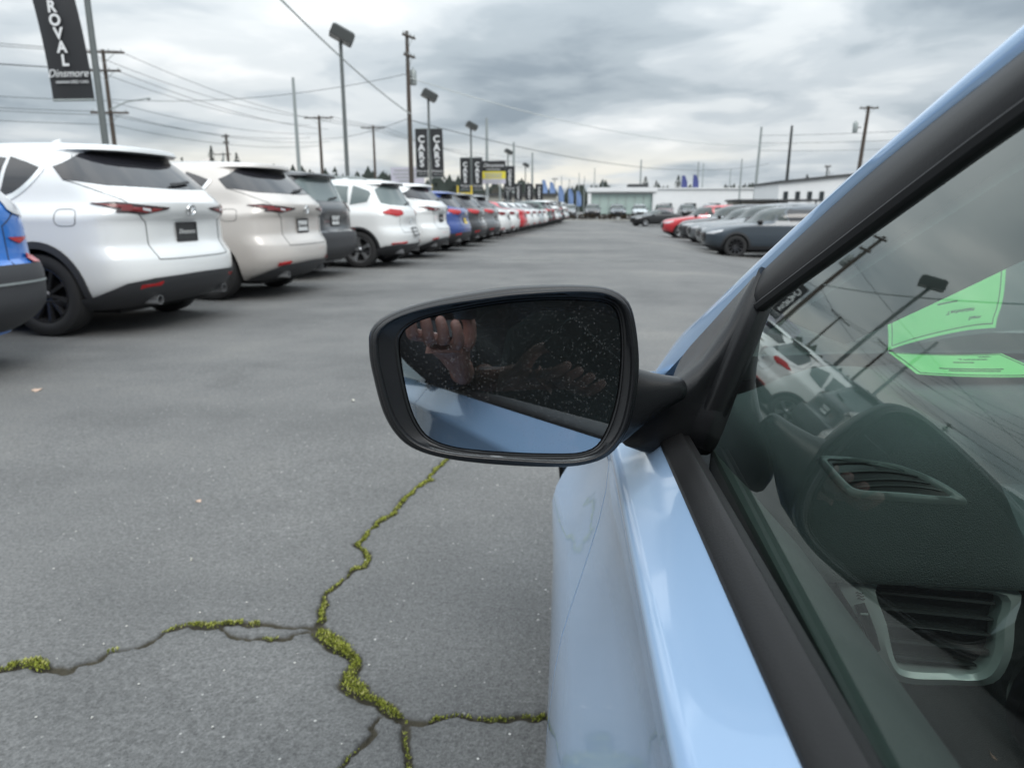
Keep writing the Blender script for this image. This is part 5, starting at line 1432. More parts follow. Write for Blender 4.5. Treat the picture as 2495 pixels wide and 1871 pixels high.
# ------------------------------------------------------------------ the rows of parked cars
def LX(y): return -3.60 + .054 * (y - 6.0)
LEFT = [  # y, type, colour, label, options
 (4.0, 'boxy_suv', 'blue', 'bright blue boxy SUV cut off by the left edge of the photo', dict(rims='rim_black', lamp='lens_clear', plate='plate')),
 (6.62, 'suv', 'white', 'white SUV with black wheels and dark wheel arch trim, nearest in the left row', dict(style='multi', plate='plate')),
 (9.22, 'suv_painted', 'pearl', 'pearl beige SUV parked between the white SUV and the charcoal SUV', dict(rims='rim_silver', plate='plate_white')),
 (11.75, 'boxy_suv', 'charcoal', 'charcoal grey SUV parked just beyond the pearl beige one', dict(priv='privacy_light', rims='rim_silver', lamp='lens_red', plate='plate_white', low='clad')),
 (14.20, 'round_suv', 'white', 'rounded white SUV with oval red tail lights in the left row', dict(rims='rim_silver', priv='privacy_light', lamp='lens_bright', plate='plate_white', roofrack=True)),
 (16.85, 'suv_painted', 'white', 'white SUV parked between the oval lamp SUV and the deep blue crossover', dict(rims='rim_silver', plate='plate')),
 (19.45, 'crossover', 'navy', 'deep blue crossover with dark arches and a yellow tag in the left row', dict(rims='rim_silver', lamp='lens_bright', plate='plate_yellow')),
 (22.0, 'crossover', 'charcoal', 'dark grey hatchback parked beyond the deep blue crossover', dict(rims='rim_silver', lamp='lens_bright', plate='plate_white')),
 (24.6, 'crossover', 'grey', 'mid grey hatchback parked before the first white sedan', dict(rims='rim_silver', lamp='lens_bright')),
 (27.3, 'sedan', 'white', 'white sedan with its boot beside the grey hatchback in the left row', dict(rims='rim_silver', lamp='lens_red')),
 (29.9, 'sedan', 'white', 'white sedan parked nearer than the red sedan in the left row', dict(rims='rim_silver', lamp='lens_red')),
 (32.5, 'sedan', 'red', 'red sedan in the left row, the only red car on that side', dict(rims='rim_silver', lamp='lens_bright')),
 (35.1, 'sedan', 'white', 'white sedan parked next beyond the red sedan', dict(rims='rim_silver', lamp='lens_bright')),
 (37.7, 'sedan', 'white', 'white sedan parked second beyond the red sedan', dict(rims='rim_silver', lamp='lens_red')),
 (40.3, 'sedan', 'silver', 'silver sedan parked third beyond the red sedan', dict(rims='rim_silver', lamp='lens_red')),
 (42.9, 'sedan', 'white', 'white sedan parked before the dark green hatchback', dict(rims='rim_silver', lamp='lens_red')),
 (45.6, 'crossover', 'green', 'dark green hatchback far along the left row', dict(rims='rim_silver', lamp='lens_bright')),
 (48.3, 'crossover', 'maroon', 'maroon hatchback far along the left row', dict(rims='rim_silver', lamp='lens_bright')),
 (51.0, 'suv_painted', 'white', 'white SUV far along the left row beyond the maroon hatchback', dict(rims='rim_silver')),
 (53.8, 'crossover', 'silver', 'silver crossover near the far end of the left row', dict(rims='rim_silver')),
 (56.6, 'boxy_suv', 'charcoal', 'charcoal SUV near the far end of the left row', dict(rims='rim_silver')),
 (59.4, 'suv_painted', 'white', 'white SUV last but one at the far end of the left row', dict(rims='rim_silver')),
 (62.2, 'round_suv', 'silver', 'silver SUV last in the left row', dict(rims='rim_silver')),
]
for y, ty, c, lab, op in LEFT:
    yaw = 176 + random.uniform(-.8, .8)
    make_car('parked_car', ty, c, (LX(y) - (.55 if c == 'charcoal' and y < 15 else .05 if y < 5 else 0), y, 0), R_(yaw), lab, group='cars parked along the left side of the lot', lite=y > 30, **op)
def on_right(y, nose, ty, c, lab, rz=180, **op):
    x = nose + T[ty]['L']
    z = float(gz(nose + 1.5, y))
    make_car('parked_car', ty, c, (x, y, z), R_(rz), lab, group='cars parked along the right side of the lot', lite=True, **op)
on_right(23.8, 4.00, 'crossover', 'slate', 'slate grey crossover with black wheel, nearest car on the right', rims='rim_black', style='multi', front='screen_green')
on_right(26.6, 4.30, 'suv_painted', 'grey', 'grey SUV nosing out just behind the slate grey crossover', rims='rim_silver', front='screen_green')
on_right(30.4, 4.55, 'crossover', 'grey', 'mid grey crossover between the grey SUV and the red SUV on the right', rims='rim_silver', front='screen_green')
on_right(33.4, 4.6, 'suv_painted', 'charcoal', 'charcoal SUV parked just before the red SUV on the right', rims='rim_silver', front='screen_green')
on_right(38.4, 4.40, 'suv_painted', 'red', 'red SUV with silver wheels on the right side of the lot', rims='rim_silver', front='screen_green')
make_car('parked_car', 'sedan', 'black', (9.1, 66.6, float(gz(7, 60))), R_(205), 'black sedan standing alone at the far end of the aisle', group='cars at the far end of the lot', lite=True, rims='rim_silver', front='screen_green')
FAR = [(-6.5, 84, 'sedan', 'white', 'white sedan'), (-3.7, 84.5, 'suv_painted', 'charcoal', 'charcoal SUV'), (-.9, 85, 'suv_painted', 'grey', 'grey SUV'), (1.9, 85.5, 'boxy_suv', 'black', 'black SUV'),
       (4.7, 86, 'suv_painted', 'slate', 'slate grey SUV'), (7.5, 86.3, 'round_suv', 'silver', 'silver SUV'), (10.3, 86.6, 'boxy_suv', 'maroon', 'maroon SUV'), (13.1, 86.8, 'suv', 'black', 'black SUV'),
       (15.9, 87, 'suv_painted', 'silver', 'silver SUV'), (18.7, 87.2, 'crossover', 'charcoal', 'charcoal crossover'), (21.5, 87.3, 'suv_painted', 'white', 'white SUV')]
ordn = ['first', 'second', 'third', 'fourth', 'fifth', 'sixth', 'seventh', 'eighth', 'ninth', 'tenth', 'last']
for i, (x, y, ty, c, d) in enumerate(FAR):
    make_car('parked_car', ty, c, (x + .1, y + 4.4, 0), R_(-90 + random.uniform(-3, 3)), '%s, %s from left in the far row before the white buildings' % (d, ordn[i]), group='far row of cars facing the camera', lite=True, rims='rim_silver', front='screen_green')

# ------------------------------------------------------------------ light poles, banners
M['banner'] = plain('black_banner_vinyl', (.016, .017, .020), .55)
M['banner_white'] = plain('white_print', (.72, .73, .74), .6)
M['banner_grey'] = plain('grey_print', (.35, .36, .37), .6)
M['lamp_face'] = plain('flood_lamp_glass', (.28, .27, .26), .2)
def lamp_post(x, y, h, label, yaw=0, r=.075):
    o = empty('lamp_post', (x, y, 0)); tag(o, label, 'lamp post', 'flood light poles along the left side')
    b = MB(); b.tube([(0, 0, .5), (0, 0, h - .1)], [r * 1.15, r * .85], 12); b.build('pole', M['pole_grey'], o)
    b = MB(); b.lathe([(0, 0), (.3, 0), (.3, .55), (.26, .6), (0, .6)], 'Z', 20); b.build('concrete_base', M['concrete'], o)
    b = MB(); q = Matrix.Rotation(yaw, 3, 'Z') @ Matrix.Rotation(R_(26), 3, 'Y')
    w, d, t_ = .50, .42, .30
    rings = []
    for z, k in ((-.24, 1.0), (.14, 1.0), (.22, .8)):
        rings.append([q @ Vector((sx_ * w * k, sy_ * d * k, z)) + Vector((.10, 0, h + .12)) for sx_, sy_ in ((1, 1), (-1, 1), (-1, -1), (1, -1))])
    b.loft(rings); hd = b.build('lamp_head', M['metal_dark'], o, smooth=False)
    b = MB(); b.box(q @ Vector((0, 0, -.255)) + Vector((.10, 0, h + .12)), (w * 1.8, d * 1.8, .02), q); b.build('lamp_glass', M['lamp_face'], hd, smooth=False)
    b = MB(); b.tube([(0, 0, h - .3), (.0, 0, h + .0), (.08, 0, h + .08)], .05, 8); b.build('bracket', M['metal_dark'], o)
    return o
M['concrete'] = plain('concrete', (.32, .32, .30), .9, bump=.3, bscale=30)
LP = [(-9.85, 14.9, 'first lamp post, carrying the leaning black banner at top left'), (-10.2, 32.35, 'lamp post with a big flood head against the sky above the charcoal SUV'), (-9.79, 49.04, 'lamp post rising from the pair of large black banners'),
      (-9.53, 66.7, 'lamp post rising from the second pair of black banners'), (-8.98, 96.5, 'lamp post beyond the black and yellow sign board'), (-8.66, 125, 'farthest small lamp post of the row')]
for i, (x, y, l) in enumerate(LP): lamp_post(x, y, 8.2, l, yaw=.35 if i else .2, r=.062 if i == 0 else .09)
def banner(x0, x1, y, z0, z1, word, label, sway=0.0, foot='Dinsmore', lsize=None, dy=0.0, curl=.06, pitch=None):
    o = empty('banner', ((x0 + x1) / 2, y, 0)); tag(o, label, 'banner', 'black banners on the light poles')
    xm = (x0 + x1) / 2; w = x1 - x0
    def P(s, t):
        return Vector(((s - .5) * w - sway * (t - 1) ** 2 * 0 + sway * t * t, -curl * math.sin(PI * s) * (1 - abs(2 * t - 1)) + dy, z0 + (z1 - z0) * t))
    rows = [[P(i / 8, j / 14) for i in range(9)] for j in range(15)]
    b = MB(); b.slab(rows, [[p + Vector((0, .01, 0)) for p in r] for r in rows]); b.build('banner_cloth', M['banner'], o)
    for t_ in (0.0, 1.0):
        b = MB(); b.tube([P(0, t_) + Vector((0, .005, 0)), P(1, t_) + Vector((0, .005, 0))], .025, 8); b.build('banner_rod', M['metal_grey'], o)
    def put_text(tx, s, t_, sz, sh=0.0, mat='banner_white', bold=.0, sp=1.0):
        l = link('lettering', text_mesh(tx, sz, M[mat], .003, sh, bold, sp), o)
        l.location = P(s, t_) + Vector((0, -.03, 0)); l.rotation_euler = (PI / 2, 0, 0)
    H_ = z1 - z0; sz = lsize or H_ * .135
    n = len(word)
    for k, ch in enumerate(word):
        if pitch: put_text(ch, .5, (.74 + pitch * (n - 1 - k)) / H_, pitch * 1.22, bold=.010); continue
        put_text(ch, .5, .86 - (k + .5) / n * .66, min(sz * 1.15, .66 / n * H_ * 1.22), bold=sz * .03)
    put_text(foot, .5, (.50 if pitch else .13 * H_) / H_, w * .24, .35)
    put_text('USED CARS', .74, (.34 if pitch else .065 * H_) / H_, w * .085, 0, 'banner_white')
    q = P(.34, (.34 if pitch else .065 * H_) / H_); b = MB(); b.box(q + Vector((0, -.03, 0)), (w * .34, .004, w * .05)); b.build('print_line', M['banner_grey'], o, smooth=False)
    return o
# the near banner: long drop with the word running down it
banner(-10.86, -9.96, 14.88, 3.28, 6.55, 'APPROVAL', 'tall black banner with white letters running down it at top left', sway=-.42, curl=.10, pitch=.247)
banner(-10.72, -9.90, 49.0, 3.15, 6.25, 'CARS', 'left one of the large pair of black banners reading CARS', lsize=.55)
banner(-9.68, -8.85, 49.0, 3.15, 6.25, 'CARS', 'right one of the large pair of black banners reading CARS', lsize=.55, sway=-.05)
banner(-10.55, -9.62, 66.7, 2.8, 5.6, 'CARS', 'left one of the second pair of black banners, beside the sign board', lsize=.5)
banner(-9.44, -8.52, 66.7, 2.8, 5.6, 'CARS', 'right one of the second pair of black banners, touching the sign board', lsize=.5)
banner(-7.75, -6.70, 80, 3.0, 5.6, 'CARS', 'single black banner just right of the black and yellow sign board', lsize=.5)
for i, x in enumerate((-9.6, -8.3, -6.9, -5.6)):
    banner(x, x + 1.05, 97.5 + i, 1.9, 4.4, 'CARS', '%s of the four small far black banners right of the sign board' % ('leftmost', 'second', 'third', 'rightmost')[i], lsize=.45)
# sign board, black over yellow
sg = empty('sign_board', (-7.66, 68, 0)); tag(sg, 'black and yellow sign board with white script lettering beside the banners', 'sign')
M['sign_yellow'] = plain('yellow_panel', (.72, .62, .05), .5); M['sign_lilac'] = plain('pale_lilac_panel', (.52, .50, .58), .5)
for (z0, z1, m, nm) in ((4.46, 5.38, 'banner', 'top_panel'), (3.80, 4.45, 'sign_yellow', 'yellow_panel'), (3.36, 3.79, 'sign_lilac', 'bottom_panel')):
    b = MB(); b.box((0, 0, (z0 + z1) / 2), (2.22, .3, z1 - z0)); b.build(nm, M[m], sg, smooth=False)
for z, wd, hh_ in ((4.62, 1.3, .10), (4.26, 1.7, .10), (4.08, 1.5, .10), (3.92, 1.6, .08), (3.66, 1.6, .07), (3.50, 1.4, .07)):
    b = MB(); b.box((0, -.155, z), (wd, .012, hh_)); b.build('print_line', M['banner_grey'], sg, smooth=False)
for tx, z, s, sh, m in (('Dinsmore', 4.98, .46, .35, 'banner_white'),):
    l = link('lettering', text_mesh(tx, s, M[m], .004, sh), sg); l.location = (0, -.16, z); l.rotation_euler = (PI / 2, 0, 0)
for x in (-.6, .6):
    b = MB(); b.box((x, 0, 1.67), (.16, .16, 3.36)); b.build('post', M['metal_grey'], sg, smooth=False)
# lilac billboard and yellow railings on the street side
sg = empty('billboard', (-13.4, 58, 0)); tag(sg, 'pale lilac billboard behind the white SUVs, left of the large banners', 'billboard')
b = MB(); b.box((0, 0, 3.67), (2.65, .2, 1.26)); b.build('panel', M['sign_lilac'], sg, smooth=False)
for x in (-.9, .9):
    b = MB(); b.tube([(x, .05, 0), (x, .05, 3.1)], .07, 8); b.build('post', M['metal_grey'], sg)
for z, wd in ((4.05, 1.9), (3.78, 2.1), (3.52, 1.7), (3.26, 1.2)):
    b = MB(); b.box((-.1, -.105, z), (wd, .012, .12)); b.build('print_line', M['banner_grey'], sg, smooth=False)
M['yellow'] = plain('yellow_paint', (.70, .52, .04), .5)
for j, (x, y, l) in enumerate(((-12.0, 55, 'yellow tubular sign frame behind the deep blue crossover, left one'), (-9.4, 58, 'yellow tubular sign frame behind the deep blue crossover, right one'))):
    o = empty('tube_frame', (x, y, 0)); tag(o, l, 'frame', 'yellow frames')
    for k in range(2):
        b = MB(); b.tube([(k * 1.1, 0, 0), (k * 1.1, 0, 2.9)], .06, 8); b.build('post', M['yellow'], o)
    b = MB(); b.tube([(-.1, 0, 2.3), (1.2, 0, 2.3)], .05, 8); b.tube([(-.1, 0, 1.5), (1.2, 0, 1.5)], .05, 8); b.build('rail', M['yellow'], o)

# ------------------------------------------------------------------ feather flags
M['flag_blue'] = plain('blue_flag', (.15, .23, .42), .7); M['flag_navy'] = plain('navy_flag', (.035, .045, .16), .7)
def flag(x, y, h, w, mat, label, z0=1.6):
    o = empty('feather_flag', (x, y, 0)); tag(o, label, 'flag', 'flags at the far end')
    b = MB(); b.tube([(0, 0, 0), (0, 0, h)], [.05, .03], 8); b.build('pole', M['metal_grey'], o)
    rows = [[Vector((s / 5 * w * (1 if t_ < 9 else 1 - .12 * (t_ - 8)), .05 * math.sin(s + t_ * .6), z0 + (h - z0) * t_ / 12)) for s in range(6)] for t_ in range(13)]
    b = MB(); b.slab(rows, [[p + Vector((0, .01, 0)) for p in r] for r in rows]); b.build('cloth', M[mat], o)
    return o
fl = [(-5.5, 118, 5.6), (-4.3, 119, 5.3), (-3.0, 124, 4.9), (-1.4, 128, 4.5), (.0, 132, 4.2)]
for i, (x, y, h) in enumerate(fl): flag(x, y, h, .9, 'flag_blue', '%s of the five blue flags at the far end of the left row' % ('leftmost', 'second', 'middle', 'fourth', 'rightmost')[i])
flag(16.1, 116, 6.1, .9, 'flag_navy', 'left one of two navy banners above the far white wall', 3.0)
flag(17.8, 116, 6.2, .9, 'flag_navy', 'right one of two navy banners above the far white wall', 3.0)

# ------------------------------------------------------------------ utility poles and cables
def utility(x, y, h, label, arms=((.3, 2.4),), yaw=0.0, trans=None, r=.15, lean=0.0, mat='wood', lamp=None, ins=4):
    o = empty('utility_pole', (x, y, 0), yaw); tag(o, label, 'utility pole', 'utility poles')
    b = MB(); b.tube([(0, 0, -.3), (lean * .5, 0, h * .5), (lean, 0, h)], [r * 1.15, r, r * .75], 12); b.build('pole', M[mat], o)
    for dz, w in arms:
        a = MB(); a.box((lean * (1 - dz / h), -.16, h - dz), (w, .11, .13)); arm = a.build('crossarm', M['wood'], o, smooth=False)
        for k in range(ins):
            xx = -w / 2 + w * (k + .25) / (ins - .5)
            b = MB(); b.lathe([(.03, 0), (.05, .05), (.03, .09), (.045, .13), (0, .17)], 'Z', 8, (xx + lean, -.16, h - dz + .065)); b.build('insulator', M['metal_grey'], arm)
        b = MB(); b.tube([(lean - w * .3, -.16, h - dz), (lean, -.1, h - dz - .7)], .02, 5); b.tube([(lean + w * .3, -.16, h - dz), (lean, -.1, h - dz - .7)], .02, 5); b.build('brace', M['metal_grey'], o)
    if trans:
        for dx, dz in trans:
            b = MB(); b.lathe([(0, -.5), (.22, -.5), (.24, -.45), (.24, .4), (.2, .48), (.05, .5), (.05, .65), (0, .66)], 'Z', 16, (dx, -.05, h - dz)); b.build('transformer', M['metal_grey'], o)
            b = MB(); b.box((dx / 2, -.02, h - dz), (abs(dx), .08, .08)); b.build('bracket', M['metal_dark'], o, smooth=False)
    if lamp:
        b = MB(); b.tube([(0, -.1, lamp), (1.2, -.1, lamp + .55), (2.6, -.1, lamp + .8)], .045, 6); la = b.build('lamp_arm', M['metal_grey'], o)
        b = MB(); b.lathe([(0, .06), (.12, .05), (.18, 0), (.1, -.08), (0, -.1)], 'Z', 12, (2.75, -.1, lamp + .8)); b.build('street_lamp', M['metal_grey'], la)
    return o
utility(-33.5, 51.7, 12, 'weathered wooden pole with three crossarms behind the banner at left', ((.2, 3.0), (1.4, 2.2), (4.2, 2.6)), yaw=.2, lamp=8.0)
utility(-19.9, 51.9, 10, 'plain grey pole left of the big flood lamp', (), r=.13, mat='metal_grey')
utility(-11.9, 52.7, 13, 'tall wooden pole with transformer above the large banners', ((.35, 1.5), (1.6, 1.3)), yaw=1.2, trans=[(.55, 2.9)], r=.16)
utility(-28.2, 80.4, 11, 'wooden pole with one long crossarm left of the flood lamp', ((.25, 3.2),), r=.17)
utility(-25.0, 90.5, 11, 'wooden pole with one crossarm right of the flood lamp', ((.25, 3.0),), r=.16)
utility(-42.9, 88.6, 10, 'small far wooden pole above the pearl beige SUV', ((.3, 1.0), (1.0, .8)), r=.18)
utility(-10.2, 84, 11, 'plain grey pole behind the black and yellow sign board', (), r=.17, mat='metal_grey')
utility(-9.7, 114, 11, 'plain grey pole right of the single black banner', (), r=.2, mat='metal_grey')
utility(-8.1, 135, 11, 'far plain grey pole above the four small banners', (), r=.2, mat='metal_grey')
utility(22.5, 96, 11, 'plain grey pole, left one of the pair on the right', (), r=.17, mat='metal_grey', lean=.25)
utility(23.4, 85.4, 10, 'dark plain pole, right one of the pair before the white building', (), r=.17, mat='metal_dark', lean=.1)
utility(28.2, 78, 11, 'wooden pole with crossarm and transformer at far right by the blue door pillar', ((.2, 1.8),), r=.2, trans=[(-.6, 2.0)], lean=.5)
utility(10.5, 124, 9, 'far slender pole above the green glass showroom', (), r=.14, mat='metal_grey')
utility(20.9, 131, 9, 'far slender pole above the long white wall', (), r=.14, mat='metal_grey')
utility(-54, 110, 9.5, 'far pole with twin floodlights over the white SUV roof', ((.3, 2.6),), r=.15, mat='metal_grey')
for i, (x, y, h) in enumerate(((29, 89.4, 6), (21.3, 99, 7.4), (19.6, 118, 8), (24.2, 120, 7.2))):
    utility(x, y, h, ('short lamp pole before the white building on the right', 'thin far pole close beside the dark plain pole', 'thin far pole right of the navy banners', 'thin far pole behind the pair on the right')[i], ((.1, .7),) if i == 0 else (), r=.1, mat='metal_dark' if i == 0 else 'metal_grey', ins=2)
# slender far masts
for i in range(9):
    x, y = -6 + 1.55 * i + random.uniform(-.4, .4), 140 + 5 * (i % 3)
    utility(x, y, random.uniform(5.5, 9), '%s of nine thin far masts past the left row' % ('first', 'second', 'third', 'fourth', 'fifth', 'sixth', 'seventh', 'eighth', 'last')[i], ((.2, 1.2),) if i == 1 else (), r=.09, mat='metal_grey', ins=2)

def cable(a, c, sag, r, label, mat='wire', n=28):
    a, c = Vector(a), Vector(c); pts = []
    for k in range(n + 1):
        t_ = k / n; p = a.lerp(c, t_); p.z -= sag * 4 * t_ * (1 - t_); pts.append(p)
    b = MB(); b.tube(pts, r, 6); tag(b.build('overhead_cable', M[mat]), label, 'cable', 'overhead cables')
cable((-11.2, 17.5, 10.2), (-11.8, 52.6, 7.6), .55, .042, 'thick pale cable slanting down to the tall transformer pole', 'white_wire')
cable((-11.8, 52.7, 10.0), (26.0, 92, 8.6), 1.6, .030, 'grey cable bundle sagging right from the tall transformer pole', 'white_wire')
cable((-11.8, 52.7, 10.3), (-33.3, 51.7, 8.7), .7, .018, 'thin cable from the tall transformer pole to the street lamp pole')
cable((-11.8, 52.7, 7.4), (-28.2, 80.3, 8.6), .4, .018, 'thin cable from the tall transformer pole to the long crossarm pole')
cable((-11.8, 52.7, 7.2), (30, 120, 8.0), 2.0, .026, 'low thin cable running right over the banners')
wl_lab = ['top', 'second', 'third', 'fourth', 'fifth', 'sixth', 'seventh', 'lowest']
for k in range(8):
    z = (11.9, 11.85, 10.7, 10.6, 8.6, 7.9, 7.6, 7.0)[k]; dx = (-1.3, 1.3, -.9, .9, 0, -1, 1, 0)[k]
    cable((-62, 26, z + .6 + .35 * k * .4), (-33.5 + dx, 51.6, z), .8, .020, '%s cable left of the three crossarm pole' % wl_lab[k])
    cable((-33.5 + dx, 51.6, z), (-28.2 + dx * 1.1, 80.2, 10.8 - .42 * k), .7, .018, '%s cable right of the three crossarm pole' % wl_lab[k])
for k in range(3):
    cable((-28.2 + (k - 1) * 1.4, 80.3, 10.9), (-25 + (k - 1) * 1.3, 90.4, 10.9), .15, .02, '%s short cable between the two crossarm poles' % ('left', 'middle', 'right')[k])
    cable((22.6, 96, 8.2 + .9 * k), (60, 70, 8.6 + 1.0 * k), .8, .022, '%s cable at far right above the white building' % ('lowest', 'middle', 'highest')[k])
    cable((-25 + (k - 1) * 1.3, 90.4, 10.9), (-8.1 + (k - 1) * .4, 135, 10.2 - k), .9, .02, '%s cable running away behind the large banners' % ('top', 'middle', 'low')[k])

# ------------------------------------------------------------------ buildings
M['wall_white'] = plain('white_rendered_wall', (.74, .75, .76), .85, nscale=1.2, var=.06)
M['wall_cream'] = plain('cream_wall', (.50, .48, .43), .85, nscale=1.2, var=.08)
M['roof_dark'] = plain('dark_roof_edge', (.05, .052, .055), .7)
M['shop_glass'] = glass_tint('green_showroom_glass', (.38, .48, .45))
M['dark_glass'] = glass_tint('dark_window_glass', (.02, .025, .028))
b1 = empty('showroom', (5.9, 98, 0)); tag(b1, 'white showroom with a wide green glass front at the far end', 'building')
b = MB(); b.box((0, 4, 1.75), (8.6, 9, 3.5)); b.build('wall', M['wall_white'], b1, smooth=False)
b = MB(); b.box((0, -.6, 3.55), (9.0, 1.5, .55)); b.box((-4.2, -.9, 1.75), (.45, .5, 3.5)); b.box((4.2, -.9, 1.75), (.45, .5, 3.5)); b.build('fascia', M['wall_white'], b1, smooth=False)
b = MB(); b.box((2.2, 2, 4.05), (2.6, 3, .5)); b.build('roof_plant', M['roof_dark'], b1, smooth=False)
for k in range(7):
    b = MB(); b.box((-3.42 + 1.14 * k, -.56, 1.7), (1.08, .06, 2.6)); w = b.build('window', M['shop_glass'], b1, smooth=False)
    b = MB(); b.box((-3.42 + 1.14 * k + .57, -.6, 1.7), (.05, .08, 2.7)); b.build('frame', M['metal_grey'], w, smooth=False)
b2 = empty('warehouse', (20.0, 108, 0)); tag(b2, 'long low white warehouse wall right of the green glass showroom', 'building')
b = MB(); b.box((0, 5, 1.95), (18.5, 10, 3.9)); b.build('wall', M['wall_white'], b2, smooth=False)
b = MB(); b.box((0, -.1, 3.98), (18.7, .3, .18)); b.build('parapet', M['wall_white'], b2, smooth=False)
for k in range(5):
    b = MB(); b.box((-7 + 3.4 * k, -.06, 1.2), (1.6, .1, 1.4)); b.build('window', M['dark_glass'], b2, smooth=False)
b3 = empty('workshop', (25.6, 75, -.4)); tag(b3, 'white workshop with sloping dark roof edge and small dark windows at right', 'building')
b = MB(); b.add([(-5.7, 0, 0), (6, 0, 0), (6, 0, 5.15), (-5.7, 0, 4.0), (-5.7, 10, 0), (6, 10, 0), (6, 10, 5.15), (-5.7, 10, 4.0)], [(0, 1, 2, 3), (5, 4, 7, 6), (4, 0, 3, 7), (1, 5, 6, 2), (3, 2, 6, 7), (4, 5, 1, 0)]); b.build('wall', M['wall_white'], b3, smooth=False)
b = MB(); b.add([(-5.9, -.3, 4.0), (6.2, -.3, 5.18), (6.2, -.3, 5.36), (-5.9, -.3, 4.18), (-5.9, 10.3, 4.0), (6.2, 10.3, 5.18), (6.2, 10.3, 5.36), (-5.9, 10.3, 4.18)], [(0, 1, 2, 3), (5, 4, 7, 6), (4, 0, 3, 7), (1, 5, 6, 2), (3, 2, 6, 7), (4, 5, 1, 0)]); b.build('roof', M['roof_dark'], b3, smooth=False)
for k in range(4):
    b = MB(); b.box((-5.0 + 1.15 * k, -.04, 2.7), (.42, .1, .95)); b.build('window', M['dark_glass'], b3, smooth=False)
b = MB(); b.box((.6, -.04, 2.1), (1.3, .1, 2.2)); b.build('door', M['wall_cream'], b3, smooth=False)
b4 = empty('canopy', (16.4, 64, -.4)); tag(b4, 'low flat roofed kiosk with a dark canopy edge behind the right hand cars', 'building')
b = MB(); b.box((-.8, 1.4, 1.05), (4.6, 2.4, 2.1)); b.build('wall', M['wall_cream'], b4, smooth=False)
b = MB(); b.box((0, 0, 2.19), (6.6, 5.2, .16)); b.build('roof', M['roof_dark'], b4, smooth=False)
for x in (-3, 0, 3):
    b = MB(); b.box((x, -2.3, 1.05), (.12, .12, 2.12)); b.build('post', M['metal_dark'], b4, smooth=False)
b = MB(); b.box((1.6, -1.2, 1.5), (3.2, .1, .9)); b.build('dark_screen', M['roof_dark'], b4, smooth=False)
b5 = empty('roadside_shop', (-9.5, 112, 0)); tag(b5, 'low cream shop behind the far end of the left row', 'building')
b = MB(); b.box((0, 4, 1.6), (13, 8, 3.2)); b.build('wall', M['wall_cream'], b5, smooth=False)
b = MB(); b.box((0, -.2, 3.25), (13.4, .6, .35)); b.build('roof_edge', M['roof_dark'], b5, smooth=False)
for k in range(6):
    b = MB(); b.box((-5.2 + 2.1 * k, -.04, 1.5), (1.5, .1, 1.5)); b.build('window', M['dark_glass'], b5, smooth=False)
b6 = empty('roadside_shop', (-30, 74, 0)); tag(b6, 'long low grey shop roofline across the street behind the left row', 'building')
b = MB(); b.box((0, 5, 1.75), (26, 10, 3.5)); b.build('wall', M['wall_cream'], b6, smooth=False)
b = MB(); b.box((0, 4.5, 3.6), (26.8, 11.5, .3)); b.build('roof', M['roof_dark'], b6, smooth=False)
for k in range(9):
    b = MB(); b.box((-11.5 + 2.85 * k, -.04, 1.5), (1.9, .1, 1.7)); b.build('window', M['dark_glass'], b6, smooth=False)
# planted kerb at the far end
M['hedge'] = plain('brown_hedge_leaf', (.06, .045, .028), .9, var=.4)
b = MB(); b.box((4.5, 72.0, .06), (15, .3, .13)); tag(b.build('kerb', M['concrete'], smooth=False), kind='structure')
def shrub_mesh(sx_, sy_, sz_, n, seed, leafs=.07):
    r = random.Random(seed); b = MB()
    for _ in range(n):
        p = Vector((r.uniform(-1, 1), r.uniform(-1, 1), r.uniform(0, 1))); k = 1 - .25 * r.random()
        c = Vector((p.x * sx_ * k, p.y * sy_ * k, .05 + p.z * sz_ * (1 - .3 * abs(p.x * p.y))))
        d = Vector((r.gauss(0, 1), r.gauss(0, 1), r.gauss(0, 1))).normalized(); e = d.cross(Vector((.3, .5, .8))).normalized()
        s = leafs * r.uniform(.6, 1.4)
        b.add([c - d * s, c + e * s * .5, c + d * s, c - e * s * .5], [(0, 1, 2, 3)])
    return b
for i in range(6):
    h_ = empty('hedge', (-1.0 + 2.05 * i, 72.9, .05)); tag(h_, 'low brown hedge along the far kerb, %s from the left' % ordn[i], 'hedge', 'hedges on the far kerb')
    shrub_mesh(1.0, .4, .55, 420, 40 + i, .09).build('foliage', M['hedge'], h_, smooth=False, fix=False)
    b = MB()
    for k in range(4): b.tube([(-.7 + .45 * k, 0, -.05), (-.7 + .45 * k, .03, .35)], .03, 5)
    b.build('stem', M['wood'], h_)

# ------------------------------------------------------------------ trees
M['needle'] = plain('conifer_needles', (.045, .058, .050), .9, var=.45, nscale=3)
M['twig'] = plain('bare_twigs', (.10, .08, .065), .9, var=.3)
def conifer(seed, h, r0):
    r = random.Random(seed); b = MB(); n = int(900 * h / 10)
    for _ in range(n):
        t_ = r.random() ** .8; z = h * (.10 + .9 * t_); rad = r0 * (1 - t_) ** .85 * (.35 + .65 * r.random()) * (1 + .25 * math.sin(z * 4 + seed)); a = r.uniform(0, 2 * PI)
        c = Vector((rad * math.cos(a), rad * math.sin(a), z - rad * .18)); o = Vector((math.cos(a), math.sin(a), -.35)).normalized(); s = r.uniform(.18, .5) * (1.2 - .6 * t_)
        e = o.cross(Vector((0, 0, 1))).normalized() * s * .35
        b.add([c - o * s * .5 - e, c - o * s * .5 + e, c + o * s, c + o * s * .3 - e * 1.2], [(0, 1, 2, 3)])
    return b.mesh('crown', M['needle'], smooth=False, fix=False)
